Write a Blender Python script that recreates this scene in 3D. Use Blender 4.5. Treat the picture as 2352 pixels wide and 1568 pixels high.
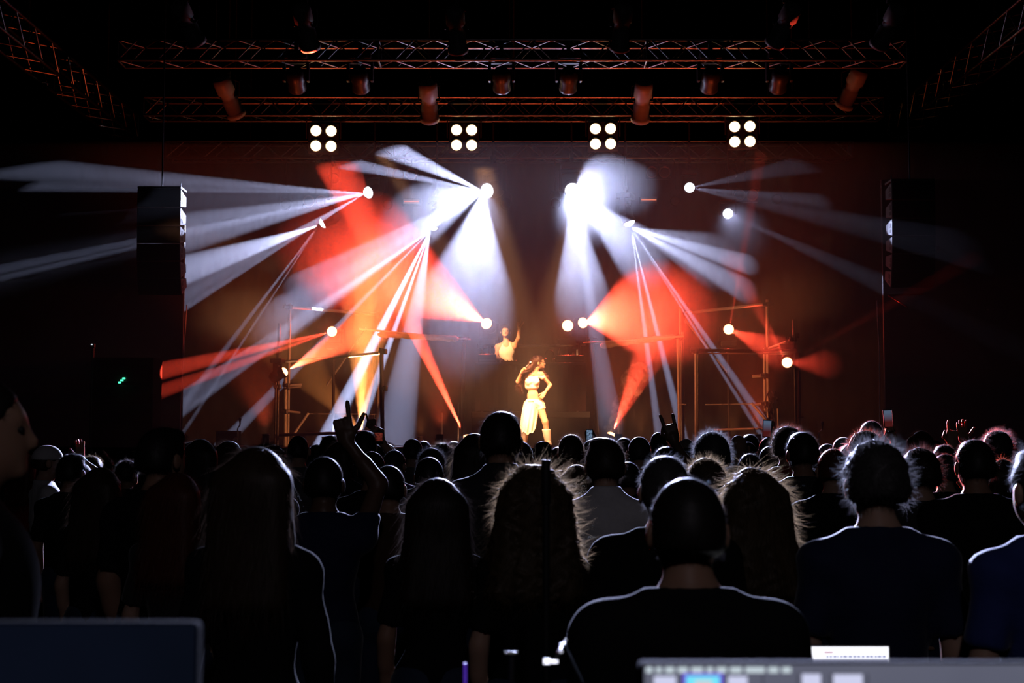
import bpy, bmesh, math, random
import numpy as np
from mathutils import Vector, Matrix

random.seed(7)
rng = np.random.default_rng(11)
S = bpy.context.scene
for _o in list(bpy.data.objects):
    bpy.data.objects.remove(_o)

# ------------------------------------------------------------------ camera, world, exposure
F = 3267.0                      # focal length in pixels of the 2352 x 1568 frame
CZ = 1.75                       # camera height
PITCH = math.atan(226.0 / F)
cam_data = bpy.data.cameras.new('camera')
cam = bpy.data.objects.new('camera', cam_data)
S.collection.objects.link(cam)
cam_data.sensor_width = 36.0
cam_data.lens = F / 2352.0 * 36.0
cam_data.clip_end = 200
cam_data.dof.use_dof = True
cam_data.dof.focus_distance = 11.0
cam_data.dof.aperture_fstop = 5.0
cam.location = (0, 0, CZ)
cam.rotation_euler = (math.pi / 2 + PITCH, 0, 0)
S.camera = cam

world = bpy.data.worlds.new('dark_hall')
S.world = world
world.use_nodes = True
world.node_tree.nodes['Background'].inputs[0].default_value = (0.6, 0.7, 1.0, 1)
world.node_tree.nodes['Background'].inputs[1].default_value = 0.0

S.view_settings.view_transform = 'Standard'
S.view_settings.look = 'None'
S.view_settings.gamma = 1.0
S.view_settings.use_curve_mapping = False
S.view_settings.exposure = 0.0
S.cycles.max_bounces = 1
S.cycles.diffuse_bounces = 0
S.cycles.glossy_bounces = 0
S.cycles.transmission_bounces = 0
S.cycles.transparent_max_bounces = 6
S.cycles.volume_bounces = 0
S.cycles.sample_clamp_indirect = 4.0
S.cycles.use_denoising = True
S.cycles.use_adaptive_sampling = True
S.cycles.adaptive_threshold = 0.03

PWR = 50000.0                   # one white stage beam at full
RPW = 60000.0                   # one red stage beam at full
HAZE = 0.040                    # scattering of the stage haze per metre

_c, _s = math.cos(PITCH), math.sin(PITCH)


def P(px, py, Y):
    """the point at depth Y that the photograph shows at (px, py)"""
    u = (px - 1176.0) / F
    v = (784.0 - py) / F
    d = Vector((u, _c - v * _s, _s + v * _c))
    return Vector((0, 0, CZ)) + d * (Y / d.y)


STAGE_Z = 1.62
RISER_Z = 2.30

# ------------------------------------------------------------------ helpers
C = S.collection


def tag(o, label=None, cat=None, group=None, kind=None):
    if label:
        o['label'] = label
    if cat:
        o['category'] = cat
    if group:
        o['group'] = group
    if kind:
        o['kind'] = kind
    return o


def thing(name, label, cat, loc=(0, 0, 0), group=None, rotz=0.0):
    o = bpy.data.objects.new(name, None)
    C.objects.link(o)
    o.empty_display_size = 0.1
    o.matrix_basis = Matrix.Translation(Vector(loc)) @ Matrix.Rotation(rotz, 4, 'Z')
    return tag(o, label, cat, group)


def world_of(o):
    M = o.matrix_basis.copy()
    while o.parent is not None:
        o = o.parent
        M = o.matrix_basis @ M
    return M


def put(name, me, mat, parent=None, M=None, local=False):
    """a mesh object; M is its world matrix unless local"""
    o = bpy.data.objects.new(name, me)
    C.objects.link(o)
    if not me.materials:
        me.materials.append(mat)
    o.material_slots[0].link = 'OBJECT'
    o.material_slots[0].material = mat
    M = M if M is not None else Matrix.Identity(4)
    if parent is not None:
        o.parent = parent
        if not local:
            M = world_of(parent).inverted() @ M
    o.matrix_basis = M
    return o


def smooth(me):
    me.polygons.foreach_set('use_smooth', [True] * len(me.polygons))
    return me


class MB:
    """collects simple solids into one mesh"""

    def __init__(self):
        self.v, self.f = [], []

    def add(self, v, f, M=None):
        n = len(self.v)
        if M is not None:
            v = [tuple(M @ Vector(p)) for p in v]
        self.v += [tuple(p) for p in v]
        self.f += [tuple(i + n for i in q) for q in f]
        return self

    def box(self, lo, hi, b=0.0, M=None):
        if b <= 0:
            x0, y0, z0 = lo
            x1, y1, z1 = hi
            v = [(x0, y0, z0), (x1, y0, z0), (x1, y1, z0), (x0, y1, z0), (x0, y0, z1), (x1, y0, z1), (x1, y1, z1), (x0, y1, z1)]
            return self.add(v, [(0, 3, 2, 1), (4, 5, 6, 7), (0, 1, 5, 4), (1, 2, 6, 5), (2, 3, 7, 6), (3, 0, 4, 7)], M)
        bm = bmesh.new()
        bmesh.ops.create_cube(bm, size=1)
        for q in bm.verts:
            q.co = Vector([lo[i] + (q.co[i] + 0.5) * (hi[i] - lo[i]) for i in range(3)])
        bmesh.ops.bevel(bm, geom=bm.edges[:], offset=b, segments=2, affect='EDGES', profile=0.5)
        bm.verts.index_update()
        v = [tuple(q.co) for q in bm.verts]
        f = [tuple(q.index for q in fc.verts) for fc in bm.faces]
        bm.free()
        return self.add(v, f, M)

    def lathe(self, prof, seg=16, M=None, cap=True):
        """prof: (radius, z) from one end to the other"""
        v, f = [], []
        for r, z in prof:
            for k in range(seg):
                a = 2 * math.pi * k / seg
                v.append((r * math.cos(a), r * math.sin(a), z))
        for i in range(len(prof) - 1):
            for k in range(seg):
                k2 = (k + 1) % seg
                f.append((i * seg + k, i * seg + k2, (i + 1) * seg + k2, (i + 1) * seg + k))
        if cap:
            f.append(tuple(reversed(range(seg))))
            f.append(tuple((len(prof) - 1) * seg + k for k in range(seg)))
        return self.add(v, f, M)

    def tube(self, pts, r, seg=8):
        pts = [Vector(p) for p in pts]
        rr = r if isinstance(r, (list, tuple)) else [r] * len(pts)
        v, f = [], []
        up = Vector((0, 0, 1))
        prev = None
        for i, p in enumerate(pts):
            t = (pts[min(i + 1, len(pts) - 1)] - pts[max(i - 1, 0)]).normalized()
            if prev is None:
                a = t.cross(up if abs(t.z) < 0.9 else Vector((1, 0, 0))).normalized()
            else:
                a = (prev - t * prev.dot(t)).normalized()
            prev = a
            b = t.cross(a)
            for k in range(seg):
                w = 2 * math.pi * k / seg
                v.append(tuple(p + (a * math.cos(w) + b * math.sin(w)) * rr[i]))
        for i in range(len(pts) - 1):
            for k in range(seg):
                k2 = (k + 1) % seg
                f.append((i * seg + k, i * seg + k2, (i + 1) * seg + k2, (i + 1) * seg + k))
        f.append(tuple(reversed(range(seg))))
        f.append(tuple((len(pts) - 1) * seg + k for k in range(seg)))
        return self.add(v, f)

    def mesh(self, name, sm=False):
        me = bpy.data.meshes.new(name)
        me.from_pydata(self.v, [], self.f)
        me.update()
        if sm:
            smooth(me)
        return me


def aim_matrix(a, direction):
    """local -Z points along direction"""
    q = Vector(direction).to_track_quat('-Z', 'Y')
    return Matrix.Translation(Vector(a)) @ q.to_matrix().to_4x4()


_CYL = {}


def unit_cyl(seg):
    if seg not in _CYL:
        _CYL[seg] = smooth(MB().lathe([(0.94, 0), (1, 0.004), (1, 0.996), (0.94, 1)], seg).mesh('tube_%d' % seg))
    return _CYL[seg]


def tube_between(name, a, b, r, mat, parent, seg=10):
    a, b = Vector(a), Vector(b)
    d = b - a
    q = d.to_track_quat('Z', 'Y').to_matrix().to_4x4()
    M = Matrix.Translation(a) @ q @ Matrix.Diagonal((r, r, d.length, 1))
    return put(name, unit_cyl(seg), mat, parent, M)


# ------------------------------------------------------------------ materials
MATS = {}


def nodes_of(m):
    m.use_nodes = True
    return m.node_tree.nodes, m.node_tree.links, m.node_tree.nodes['Principled BSDF']


def mat(name, col, rough=0.6, metal=0.0, spec=0.4, var=0.15, scale=14.0, bump=0.0, sheen=0.0, coat=0.0, sss=0.0):
    if name in MATS:
        return MATS[name]
    m = bpy.data.materials.new(name)
    n, l, p = nodes_of(m)
    tc = n.new('ShaderNodeTexCoord')
    nz = n.new('ShaderNodeTexNoise')
    nz.inputs['Scale'].default_value = scale
    nz.inputs['Detail'].default_value = 3
    l.new(tc.outputs['Object'], nz.inputs['Vector'])
    mx = n.new('ShaderNodeMixRGB')
    mx.inputs[1].default_value = tuple(c * (1 - var) for c in col) + (1,)
    mx.inputs[2].default_value = tuple(min(1, c * (1 + var)) for c in col) + (1,)
    l.new(nz.outputs['Fac'], mx.inputs[0])
    l.new(mx.outputs[0], p.inputs['Base Color'])
    p.inputs['Roughness'].default_value = rough
    p.inputs['Metallic'].default_value = metal
    p.inputs['Specular IOR Level'].default_value = spec
    if sheen:
        p.inputs['Sheen Weight'].default_value = sheen
        p.inputs['Sheen Roughness'].default_value = 0.4
    if coat:
        p.inputs['Coat Weight'].default_value = coat
    if sss:
        p.inputs['Subsurface Weight'].default_value = sss
        p.inputs['Subsurface Radius'].default_value = (1.0, 0.25, 0.1)
        p.inputs['Subsurface Scale'].default_value = 0.02
    if bump:
        b = n.new('ShaderNodeBump')
        b.inputs['Strength'].default_value = bump
        b.inputs['Distance'].default_value = 0.02
        l.new(nz.outputs['Fac'], b.inputs['Height'])
        l.new(b.outputs[0], p.inputs['Normal'])
    MATS[name] = m
    return m


def emit(name, col, strength):
    if name in MATS:
        return MATS[name]
    m = bpy.data.materials.new(name)
    n, l, p = nodes_of(m)
    p.inputs['Base Color'].default_value = (0.02, 0.02, 0.02, 1)
    p.inputs['Emission Color'].default_value = tuple(col) + (1,)
    p.inputs['Emission Strength'].default_value = strength
    m.cycles.emission_sampling = 'NONE'
    MATS[name] = m
    return m


def hair_mat(name, col, trans=0.35):
    if name in MATS:
        return MATS[name]
    m = bpy.data.materials.new(name)
    n, l, p = nodes_of(m)
    tc = n.new('ShaderNodeTexCoord')
    nz = n.new('ShaderNodeTexNoise')
    nz.inputs['Scale'].default_value = 60
    l.new(tc.outputs['Object'], nz.inputs['Vector'])
    mx = n.new('ShaderNodeMixRGB')
    mx.inputs[1].default_value = tuple(c * 0.7 for c in col) + (1,)
    mx.inputs[2].default_value = tuple(c * 1.3 for c in col) + (1,)
    l.new(nz.outputs['Fac'], mx.inputs[0])
    l.new(mx.outputs[0], p.inputs['Base Color'])
    p.inputs['Roughness'].default_value = 0.52
    p.inputs['Specular IOR Level'].default_value = 0.45
    tr = n.new('ShaderNodeBsdfTranslucent')
    tr.inputs[0].default_value = tuple(min(1, c * 2.6 + 0.03) for c in col) + (1,)
    ms = n.new('ShaderNodeMixShader')
    ms.inputs[0].default_value = trans
    l.new(p.outputs[0], ms.inputs[1])
    l.new(tr.outputs[0], ms.inputs[2])
    l.new(ms.outputs[0], n['Material Output'].inputs['Surface'])
    MATS[name] = m
    return m


M_BLACK = mat('black_paint', (0.012, 0.012, 0.013), 0.55)
M_DRAPE = mat('black_velour', (0.004, 0.004, 0.0045), 0.95, spec=0.03)
M_CEIL = mat('dark_ceiling_board', (0.008, 0.008, 0.009), 0.9, spec=0.1)
M_FLOOR = mat('hall_concrete', (0.02, 0.02, 0.022), 0.8, spec=0.15, bump=0.1)
M_STAGE = mat('stage_plywood', (0.03, 0.026, 0.024), 0.7, spec=0.2, bump=0.05)
M_ALU = mat('truss_aluminium', (0.55, 0.55, 0.57), 0.34, metal=1.0, var=0.1)
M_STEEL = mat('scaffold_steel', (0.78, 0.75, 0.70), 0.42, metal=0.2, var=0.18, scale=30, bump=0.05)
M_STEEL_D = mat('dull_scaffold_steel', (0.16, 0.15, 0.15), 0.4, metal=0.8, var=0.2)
M_WRAP = mat('wrapped_canvas', (0.70, 0.63, 0.55), 0.85, spec=0.1, var=0.25, scale=22, bump=0.5)
M_FIX = mat('fixture_black', (0.035, 0.035, 0.038), 0.38, spec=0.5)
M_FIX_G = mat('fixture_grey', (0.10, 0.10, 0.105), 0.4, metal=0.3)
M_GLASS_D = mat('unlit_lens', (0.10, 0.05, 0.04), 0.12, spec=0.8, coat=0.5)
M_CHROME = mat('chrome_reflector', (0.75, 0.7, 0.66), 0.25, metal=1.0)
M_PA = mat('speaker_cabinet_paint', (0.035, 0.035, 0.04), 0.5, spec=0.4)
M_GRILLE = mat('speaker_grille', (0.006, 0.006, 0.007), 0.7)
M_RUBBER = mat('black_rubber', (0.01, 0.01, 0.01), 0.6)
M_WHITE_LENS = emit('white_lamp_lens', (0.85, 0.9, 1.0), 7)
M_RED_LENS = emit('red_lamp_lens', (1.0, 0.40, 0.18), 7)
M_WARM_LENS = emit('tungsten_lamp', (1.0, 0.66, 0.32), 6)
M_GREEN = emit('green_indicator', (0.08, 1.0, 0.5), 2.0)

# ------------------------------------------------------------------ the hall
def slab(name, lo, hi, m, kind='structure'):
    o = put(name, MB().box(lo, hi).mesh(name), m)
    if kind:
        o['kind'] = kind
    return o


slab('floor', (-15, -3, -0.2), (15, 35, 0), M_FLOOR)
slab('ceiling', (-15, -3, 12.6), (15, 35, 12.9), M_CEIL)
slab('wall_left', (-15.2, -3, 0), (-15, 35, 12.6), M_CEIL)
slab('wall_right', (15, -3, 0), (15.2, 35, 12.6), M_CEIL)
slab('wall_rear', (-15, -3.2, 0), (15, -3, 12.6), M_CEIL)
slab('wall_back', (-15, 34.8, 0), (15, 35, 12.6), M_CEIL)


def drape(name, x0, x1, z0, z1, y, folds, amp, label, m=M_DRAPE):
    n = folds * 6
    v, f = [], []
    for i in range(n + 1):
        t = i / n
        x = x0 + (x1 - x0) * t
        w = amp * math.sin(2 * math.pi * folds * t) + amp * 0.3 * math.sin(5.3 * folds * t)
        for yy, z in ((y + w, z0), (y + w, z1), (y + w + 0.03, z1), (y + w + 0.03, z0)):
            v.append((x, yy, z))
    for i in range(n):
        for k in range(4):
            k2 = (k + 1) % 4
            f.append((4 * i + k, 4 * i + k2, 4 * i + 4 + k2, 4 * i + 4 + k))
    f += [(0, 3, 2, 1), (4 * n, 4 * n + 1, 4 * n + 2, 4 * n + 3)]
    o = put(name, smooth(MB().add(v, f).mesh(name)), m)
    return tag(o, label, 'curtain')


# stage deck built of panels on a dark skirt
stage = slab('floor_stage', (-9.6, 24.2, STAGE_Z - 0.25), (9.6, 33.4, STAGE_Z - 0.03), M_BLACK)
pan = MB().box((0.004, 0.004, -0.03), (1.996, 0.996, 0.0), 0.004).mesh('deck_panel')
for i in range(9):
    for j in range(9):
        put('deck_panel', pan, M_STAGE, stage, Matrix.Translation((-9 + 2 * i, 24.25 + j, STAGE_Z)))
drape('stage_skirt', -9.6, 9.6, 0, STAGE_Z - 0.26, 24.25, 60, 0.03, 'black pleated skirt hanging along the front of the stage')
drape('backdrop_curtain', -10.2, 10.2, STAGE_Z, 10.6, 32.9, 46, 0.07, 'full height black backdrop curtain behind the whole stage')

# black masking flats at both sides of the stage
def wing(x_in, x_out, z_top, y, label):
    t = thing('masking_flat', label, 'stage flat', ((x_in + x_out) / 2, y, 0))
    lo, hi = min(x_in, x_out), max(x_in, x_out)
    put('panel', MB().box((lo, y, 0), (hi, y + 0.04, z_top), 0.006).mesh('flat_panel'), M_DRAPE, t)
    s = 1 if x_out > x_in else -1
    put('edge_batten', MB().box((min(x_in, x_in - 0.02 * s), y - 0.012, 0), (max(x_in, x_in - 0.02 * s), y + 0.05, z_top), 0.004).mesh('edge_batten'), M_FIX_G, t)
    put('brace', MB().tube([(x_in + s * 0.6, y + 0.05, z_top * 0.7), (x_in + s * 0.6, y + 1.0, 0.02)], 0.03).mesh('flat_brace'), M_BLACK, t)


xl = P(424, 432, 25.2)
wing(xl.x, -11.5, xl.z, 25.2, 'black masking flat at the dark wing under the speaker array near the red beam')
xr = P(2026, 412, 25.2)
wing(xr.x, 11.5, xr.z, 25.2, 'black masking flat at the dark wing under the speaker array with red-lit bracket')

# ------------------------------------------------------------------ trusses


def truss(label, a, b, width_dir, depth, height, bay, mt=None, r=0.025):
    """box truss from a to b (its lower chord on the camera's side); depth along width_dir, height along z"""
    a, b = Vector(a), Vector(b)
    t = thing('lighting_truss', label, 'truss', tuple((a + b) / 2), 'rigging trusses above the stage')
    mt = mt or M_ALU
    wd = Vector(width_dir).normalized() * depth
    up = Vector((0, 0, height))
    c = [a, a + wd, a + wd + up, a + up]
    d = b - a
    for q in c:
        tube_between('chord', q, q + d, r, mt, t, 10)
    n = max(2, round(d.length / bay))
    for face, (i, j) in enumerate(((0, 1), (3, 2), (0, 3), (1, 2))):
        for k in range(n):
            p0 = c[i] + d * (k / n)
            pm = c[j] + d * ((k + 0.5) / n)
            p1 = c[i] + d * ((k + 1) / n)
            tube_between('brace', p0, pm, r * 0.55, mt, t, 6)
            tube_between('brace', pm, p1, r * 0.55, mt, t, 6)
    for q in (0.0, 0.33, 0.67, 1.0):
        for i in range(4):
            tube_between('end_post', c[i] + d * q, c[(i + 1) % 4] + d * q, r * 0.7, mt, t, 6)
    for q in (0.12, 0.5, 0.88):
        top_ = a + d * q + wd * 0.5 + up
        tube_between('chain', top_, (top_.x, top_.y, 12.59), 0.012, M_STEEL_D, t, 6)
    return t


def truss_px(label, x0, x1, ybot, Y, bay=0.70):
    a, b = P(x0, ybot, Y), P(x1, ybot, Y)
    return truss(label, a, b, (0, 1, 0), 0.50, 0.36, bay), a.z


T1 = 24.4
T2 = 27.4
T3 = 30.2
_, Z1 = truss_px('front box truss nearest the audience with round fixtures hung under it', 270, 2085, 138, T1)
_, Z2 = truss_px('middle box truss just above the four glowing warm blinders', 330, 2030, 265, T2, 0.68)
_, Z3 = truss_px('rear box truss at the back of the stage, dim below the blinders', 380, 1960, 362, T3, 0.8)
for s, lab in ((-1, 'side truss running front to back in the dark corner, over the green indicator lights'),
               (1, 'side truss running front to back in the dark corner, over the red-lit bracket')):
    x = s * 8.25
    truss(lab, (x, 18.2, Z1 + 0.02), (x, 31.0, Z1 + 0.02), (s, 0, 0), 0.5, 0.5, 0.9, None, r=0.03)

# ------------------------------------------------------------------ light fixtures
def fixture_meshes():
    g = {}
    g['base'] = MB().box((-0.17, -0.14, 0.0), (0.17, 0.14, 0.11), 0.015).box((-0.12, -0.145, 0.03), (0.12, -0.135, 0.08)).mesh('head_base')
    g['yoke'] = (MB().box((-0.205, -0.055, -0.05), (0.205, 0.055, 0.0), 0.012).box((-0.205, -0.06, -0.33), (-0.16, 0.06, -0.02), 0.012)
                 .box((0.16, -0.06, -0.33), (0.205, 0.06, -0.02), 0.012)).mesh('head_yoke')
    g['head'] = smooth(MB().lathe([(0.05, 0.20), (0.10, 0.185), (0.135, 0.12), (0.145, 0.02), (0.125, -0.06), (0.14, -0.16), (0.14, -0.20), (0.118, -0.20), (0.112, -0.175)], 20).mesh('head_body'))
    g['lens'] = smooth(MB().lathe([(0.112, -0.175), (0.108, -0.20), (0.088, -0.235), (0.05, -0.258), (0.012, -0.264)], 20).mesh('head_lens'))
    g['clamp'] = MB().box((-0.03, -0.03, 0.10), (0.03, 0.03, 0.20), 0.006).lathe([(0.045, -0.03), (0.045, 0.03)], 10, Matrix.Translation((0, 0, 0.22)) @ Matrix.Rotation(math.pi / 2, 4, 'Y')).mesh('truss_clamp')
    g['can'] = smooth(MB().lathe([(0.04, 0.22), (0.09, 0.20), (0.10, 0.10), (0.105, -0.10), (0.112, -0.11), (0.112, -0.13), (0.098, -0.13), (0.096, -0.09)], 18).mesh('par_can_body'))
    g['canlens'] = smooth(MB().lathe([(0.097, -0.085), (0.07, -0.105), (0.02, -0.112)], 18).mesh('par_can_lens'))
    pts = [(-0.125, 0, 0), (-0.125, 0, 0.16), (-0.07, 0, 0.26), (0.07, 0, 0.26), (0.125, 0, 0.16), (0.125, 0, 0)]
    g['bracket'] = MB().tube(pts, 0.010, 6).mesh('hanging_bracket')
    return g


FM = fixture_meshes()


def spot(name, a, target, half, power, col, parent, blend=0.35, size=0.012):
    l = bpy.data.lights.new(name, 'SPOT')
    l.energy = power
    l.color = col
    l.spot_size = 2 * math.radians(half)
    l.spot_blend = blend
    l.shadow_soft_size = size
    o = bpy.data.objects.new(name, l)
    C.objects.link(o)
    M = aim_matrix(a, Vector(target) - Vector(a))
    o.parent = parent
    o.matrix_basis = world_of(parent).inverted() @ M
    return o


def moving_head(label, c, aim, lens, scale=1.0, hung=True, group=None, body=None, drop=None):
    """c: centre of the turning head; aim: a point it looks at"""
    c, aim = Vector(c), Vector(aim)
    body = body or M_FIX
    t = thing('moving_head_light', label, 'stage light', tuple(c + Vector((0, 0, (0.31 if hung else -0.42) * scale))), group)
    d = (aim - c).normalized()
    az = math.atan2(d.y, d.x) - math.pi / 2
    flip = 1 if hung else -1
    B = Matrix.Translation(c) @ Matrix.Rotation(az, 4, 'Z') @ Matrix.Diagonal((scale, scale, scale * flip, 1))
    put('base', FM['base'], body, t, B @ Matrix.Translation((0, 0, 0.29)))
    put('yoke', FM['yoke'], body, t, B @ Matrix.Translation((0, 0, 0.29)))
    if hung:
        put('clamp', FM['clamp'], M_FIX_G, t, B @ Matrix.Translation((0, 0, 0.29)))
    if drop:
        tube_between('drop_pipe', c + Vector((0, 0, 0.45 * scale)), (c.x, c.y, drop), 0.02, M_FIX, t, 8)
    H = aim_matrix(c, d) @ Matrix.Scale(scale, 4)
    h = put('head', FM['head'], body, t, H)
    put('lens', FM['lens'], lens, h, H)
    return t, c + d * (0.30 * scale), d


def at_fixture(t, src, beams, power, col):
    for k, (px, py, Y, half, w) in enumerate(beams):
        spot('beam', src, P(px, py, Y), half, power * w * (2.6 / half) ** 0.85, col, t)


WHITE = (0.56, 0.62, 1.0)
RED = (1.0, 0.062, 0.030)
AMBER = (1.0, 0.30, 0.07)
WG = 'white beam lights over the stage'
# label, position, size, aim, beams (px, py, Y, half angle, share)
white_heads = [
    ('white beam light sending a flat fan of rays out over the dark wing', (860, 438, 27.9), 1.0, (430, 560, 24),
     [(-40, 380, 22.9, 1.9, 0.6), (0, 425, 22.4, 0.9, 0.5), (120, 470, 21.5, 5.0, 0.22), (235, 578, 23.0, 1.1, 0.5), (300, 556, 23.6, 0.6, 0.35), (520, 625, 26.2, 2.4, 0.8), (590, 602, 26.4, 0.8, 0.9), (425, 520, 23.5, 1.6, 0.03), (560, 505, 26.2, 6.0, 1.0)]),
    ('low white beam light sending one broad pale sheet and a thin ray to the wing', (760, 503, 27.9), 0.9, (500, 640, 27.5),
     [(430, 618, 28.6, 6.4, 1.7), (440, 640, 28.6, 1.4, 0.35), (545, 765, 28.4, 1.1, 0.45), (590, 735, 28.4, 0.5, 0.5)]),
    ('brightest white beam light, high centre, its fan opening away from the dancer', (1133, 435, 27.9), 1.25, (900, 480, 25),
     [(905, 345, 24.4, 3.2, 2.2), (880, 392, 24.4, 1.5, 1.4), (735, 668, 22.4, 2.3, 2.2), (800, 588, 23.0, 1.1, 1.4), (700, 735, 21.9, 1.0, 1.2), (1085, 605, 23.4, 6.8, 3.6), (985, 480, 23.2, 6.0, 2.4)]),
    ('white beam light of the lower row shooting pinkish rays down through the scaffold', (1003, 500, 27.9), 1.0, (850, 800, 27.5),
     [(650, 765, 28.2, 2.4, 1.5), (735, 790, 28.2, 1.3, 1.2), (852, 800, 28.2, 2.3, 5.0), (905, 760, 28.2, 1.5, 3.6), (770, 985, 28.4, 1.5, 0.9), (905, 1010, 28.4, 6.2, 1.3)]),
    ('brightest white beam light beside centre, with a round cloud of lit haze next to it', (1313, 432, 27.9), 1.25, (1340, 520, 24.5),
     [(1424, 400, 22.9, 8.0, 1.5), (1326, 560, 24.2, 4.0, 2.6), (1345, 620, 24.8, 1.4, 0.9), (1440, 555, 22.8, 4.2, 2.6)]),
    ('white beam light of the lower row raining straight rays over the doubled scaffold posts', (1437, 491, 27.9), 1.0, (1560, 800, 27.5),
     [(1735, 612, 21.4, 1.5, 1.0), (1715, 668, 21.4, 1.7, 0.9), (1650, 600, 21.6, 4.2, 0.6), (1565, 985, 28.2, 1.4, 1.3), (1500, 900, 28.2, 1.3, 1.2), (1660, 830, 28.2, 1.2, 1.0), (1630, 810, 28.2, 0.6, 0.9)]),
    ('small white lamp pointed past the audience, upper one of two bare white discs', (1584, 430, 27.9), 0.85, (1500, 900, 6),
     [(1810, 385, 24.0, 2.4, 0.05), (1790, 452, 24.0, 1.4, 0.10), (2010, 525, 23.5, 2.6, 0.05), (2042, 520, 23.5, 1.6, 0.02)]),
    ('small white lamp pointed past the audience, lower one of two bare white discs', (1672, 490, 27.9), 0.85, (1600, 900, 6),
     [(2000, 640, 25.5, 3.0, 0.05)]),
]
WT = {}
for lab, (x, y, Y), sc, aim, beams in white_heads:
    t, src, d = moving_head(lab, P(x, y, Y), P(*aim), M_WHITE_LENS, sc, True, WG, drop=Z2 + 0.04)
    at_fixture(t, src, beams, PWR, WHITE)
    WT[(x, y)] = (t, src)
    if sc > 1.1:
        spot('spill', src + Vector((0, -0.15, 0)), src + Vector((0, -3, -0.6)), 78, 80, WHITE, t, 0.6, 0.03)
# the heads that face the hall light the crowd from behind
for key, tx, ty, tY, half, w in (((1133, 435), 1120, 1140, 9, 4.0, 0.34), ((1313, 432), 1520, 1160, 6.5, 4.5, 1.5),
                                 ((1313, 432), 2000, 1180, 6, 5.0, 1.8), ((1672, 490), 2250, 1200, 5, 5, 0.09)):
    t, src = WT[key]
    spot('audience_beam', src, P(tx, ty, tY), half, PWR * w, WHITE, t, 0.6, 0.10)

RG = 'red beam lights on stage'
red_heads = [
    ('red beam light on a stand beside the DJ, throwing a wide red cone', (1124, 748, 29.0), 1.0, (1000, 650, 26), False,
     [(892, 632, 23.2, 7.2, 6.0), (825, 555, 22.6, 8.5, 3.4)], RED, M_RED_LENS),
    ('red beam light behind the scaffold tower throwing a flat red streak', (767, 760, 28.6), 0.9, (650, 790, 25), False,
     [(395, 846, 23.6, 1.7, 1.1), (410, 884, 23.8, 1.4, 0.8), (702, 66, 21.8, 1.4, 0.015)], RED, M_RED_LENS),
    ('paired red lamp facing the hall on a stand, the one nearer the DJ', (1304, 747, 29.0), 1.0, (1290, 800, 20), False,
     [], RED, M_RED_LENS),
    ('paired red lamp throwing a wide orange cone away from the DJ over the wrapped rail', (1331, 743, 29.2), 0.95, (1500, 700, 26), False,
     [(1490, 716, 22.6, 6.6, 6.0)], RED, M_RED_LENS),
    ('red lamp behind the far scaffold bay with one short bright streak', (1672, 755, 28.6), 0.9, (1700, 775, 26), False,
     [(1745, 788, 23.6, 2.2, 0.7), (1800, 60, 21.8, 1.5, 0.14)], RED, M_RED_LENS),
    ('red floor light burning like an orange column behind the scaffold tower', (828, 1022, 29.8), 0.9, (840, 700, 29.8), False,
     [(838, 650, 22.6, 1.7, 2.2), (852, 575, 21.4, 4.0, 1.8), (775, 930, 30.4, 11, 0.20)], AMBER, M_RED_LENS),
    ('red floor light at the foot of the post beside the DJ booth', (1078, 1024, 28.6), 0.9, (960, 760, 28.6), False,
     [(945, 740, 26.2, 3.0, 6.5), (850, 540, 21.4, 4.5, 1.2)], RED, M_RED_LENS),
    ('red floor light with curling smoke in its beam, beside the dancer', (1396, 1018, 28.4), 0.9, (1470, 850, 28.4), False,
     [(1485, 800, 24.0, 2.6, 1.3), (1548, 690, 21.6, 4.0, 0.6)], RED, M_RED_LENS),
]
for lab, (x, y, Y), sc, aim, hung, beams, col, lens in red_heads:
    c = P(x, y, Y)
    t, src, d = moving_head(lab, c, P(*aim), lens, sc, hung, RG)
    foot = c.z - 0.42 * sc
    if foot > STAGE_Z + 0.3:
        tube_between('stand_pole', (c.x, c.y, STAGE_Z + 0.03), (c.x, c.y, foot), 0.03, M_FIX, t, 8)
        put('stand_plate', MB().box((c.x - 0.25, c.y - 0.25, STAGE_Z), (c.x + 0.25, c.y + 0.25, STAGE_Z + 0.03), 0.008).mesh('stand_plate'), M_FIX, t)
    at_fixture(t, src, beams, RPW, col)
    if 740 < y < 765:
        spot('spill', src + Vector((0, -0.12, 0)), src + Vector((0, -3, -0.2)), 78, 60, RED, t, 0.6, 0.03)
# lamps clamped to the scaffold
t, src, d = moving_head('red lamp clamped to the scaffold tower, blazing orange towards the stage centre', P(637, 862, 27.2), P(860, 745, 27.0), M_RED_LENS, 0.8, True, RG)
at_fixture(t, src, [(870, 735, 22.4, 4.2, 2.6)], RPW, (1.0, 0.10, 0.035))
t, src, d = moving_head('red lamp clamped under the rail of the outer scaffold bay, facing the hall', P(1808, 832, 26.6), P(1800, 900, 10), M_RED_LENS, 0.85, True, RG)
at_fixture(t, src, [(2062, 690, 23.4, 1.6, 0.02), (1890, 835, 21.6, 2.6, 0.14), (1760, 745, 24.5, 2.0, 0.25)], RPW, RED)

# dark moving heads under the front truss
for i, (x, w) in enumerate(((680, 'first from the dark wing over the scaffold tower'), (827, 'second from the scaffold tower side'), (1152, 'hung straight above the DJ'),
                            (1306, 'next past the one above the DJ'), (1632, 'above the far scaffold bay'), (1790, 'last one, above the outer scaffold post'))):
    c = P(x, 182, T1 + 0.25)
    moving_head('unlit moving head under the front truss, ' + w, c, c + Vector((0.02 * (i % 3 - 1), 0.9, -0.55)), M_GLASS_D, 1.15, True, 'unlit moving heads under the front truss')

# profile spotlights of the front bar, above the picture's top edge and in front of the truss
M_PROF = mat('profile_spot_paint', (0.30, 0.29, 0.30), 0.45, spec=0.4)


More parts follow.
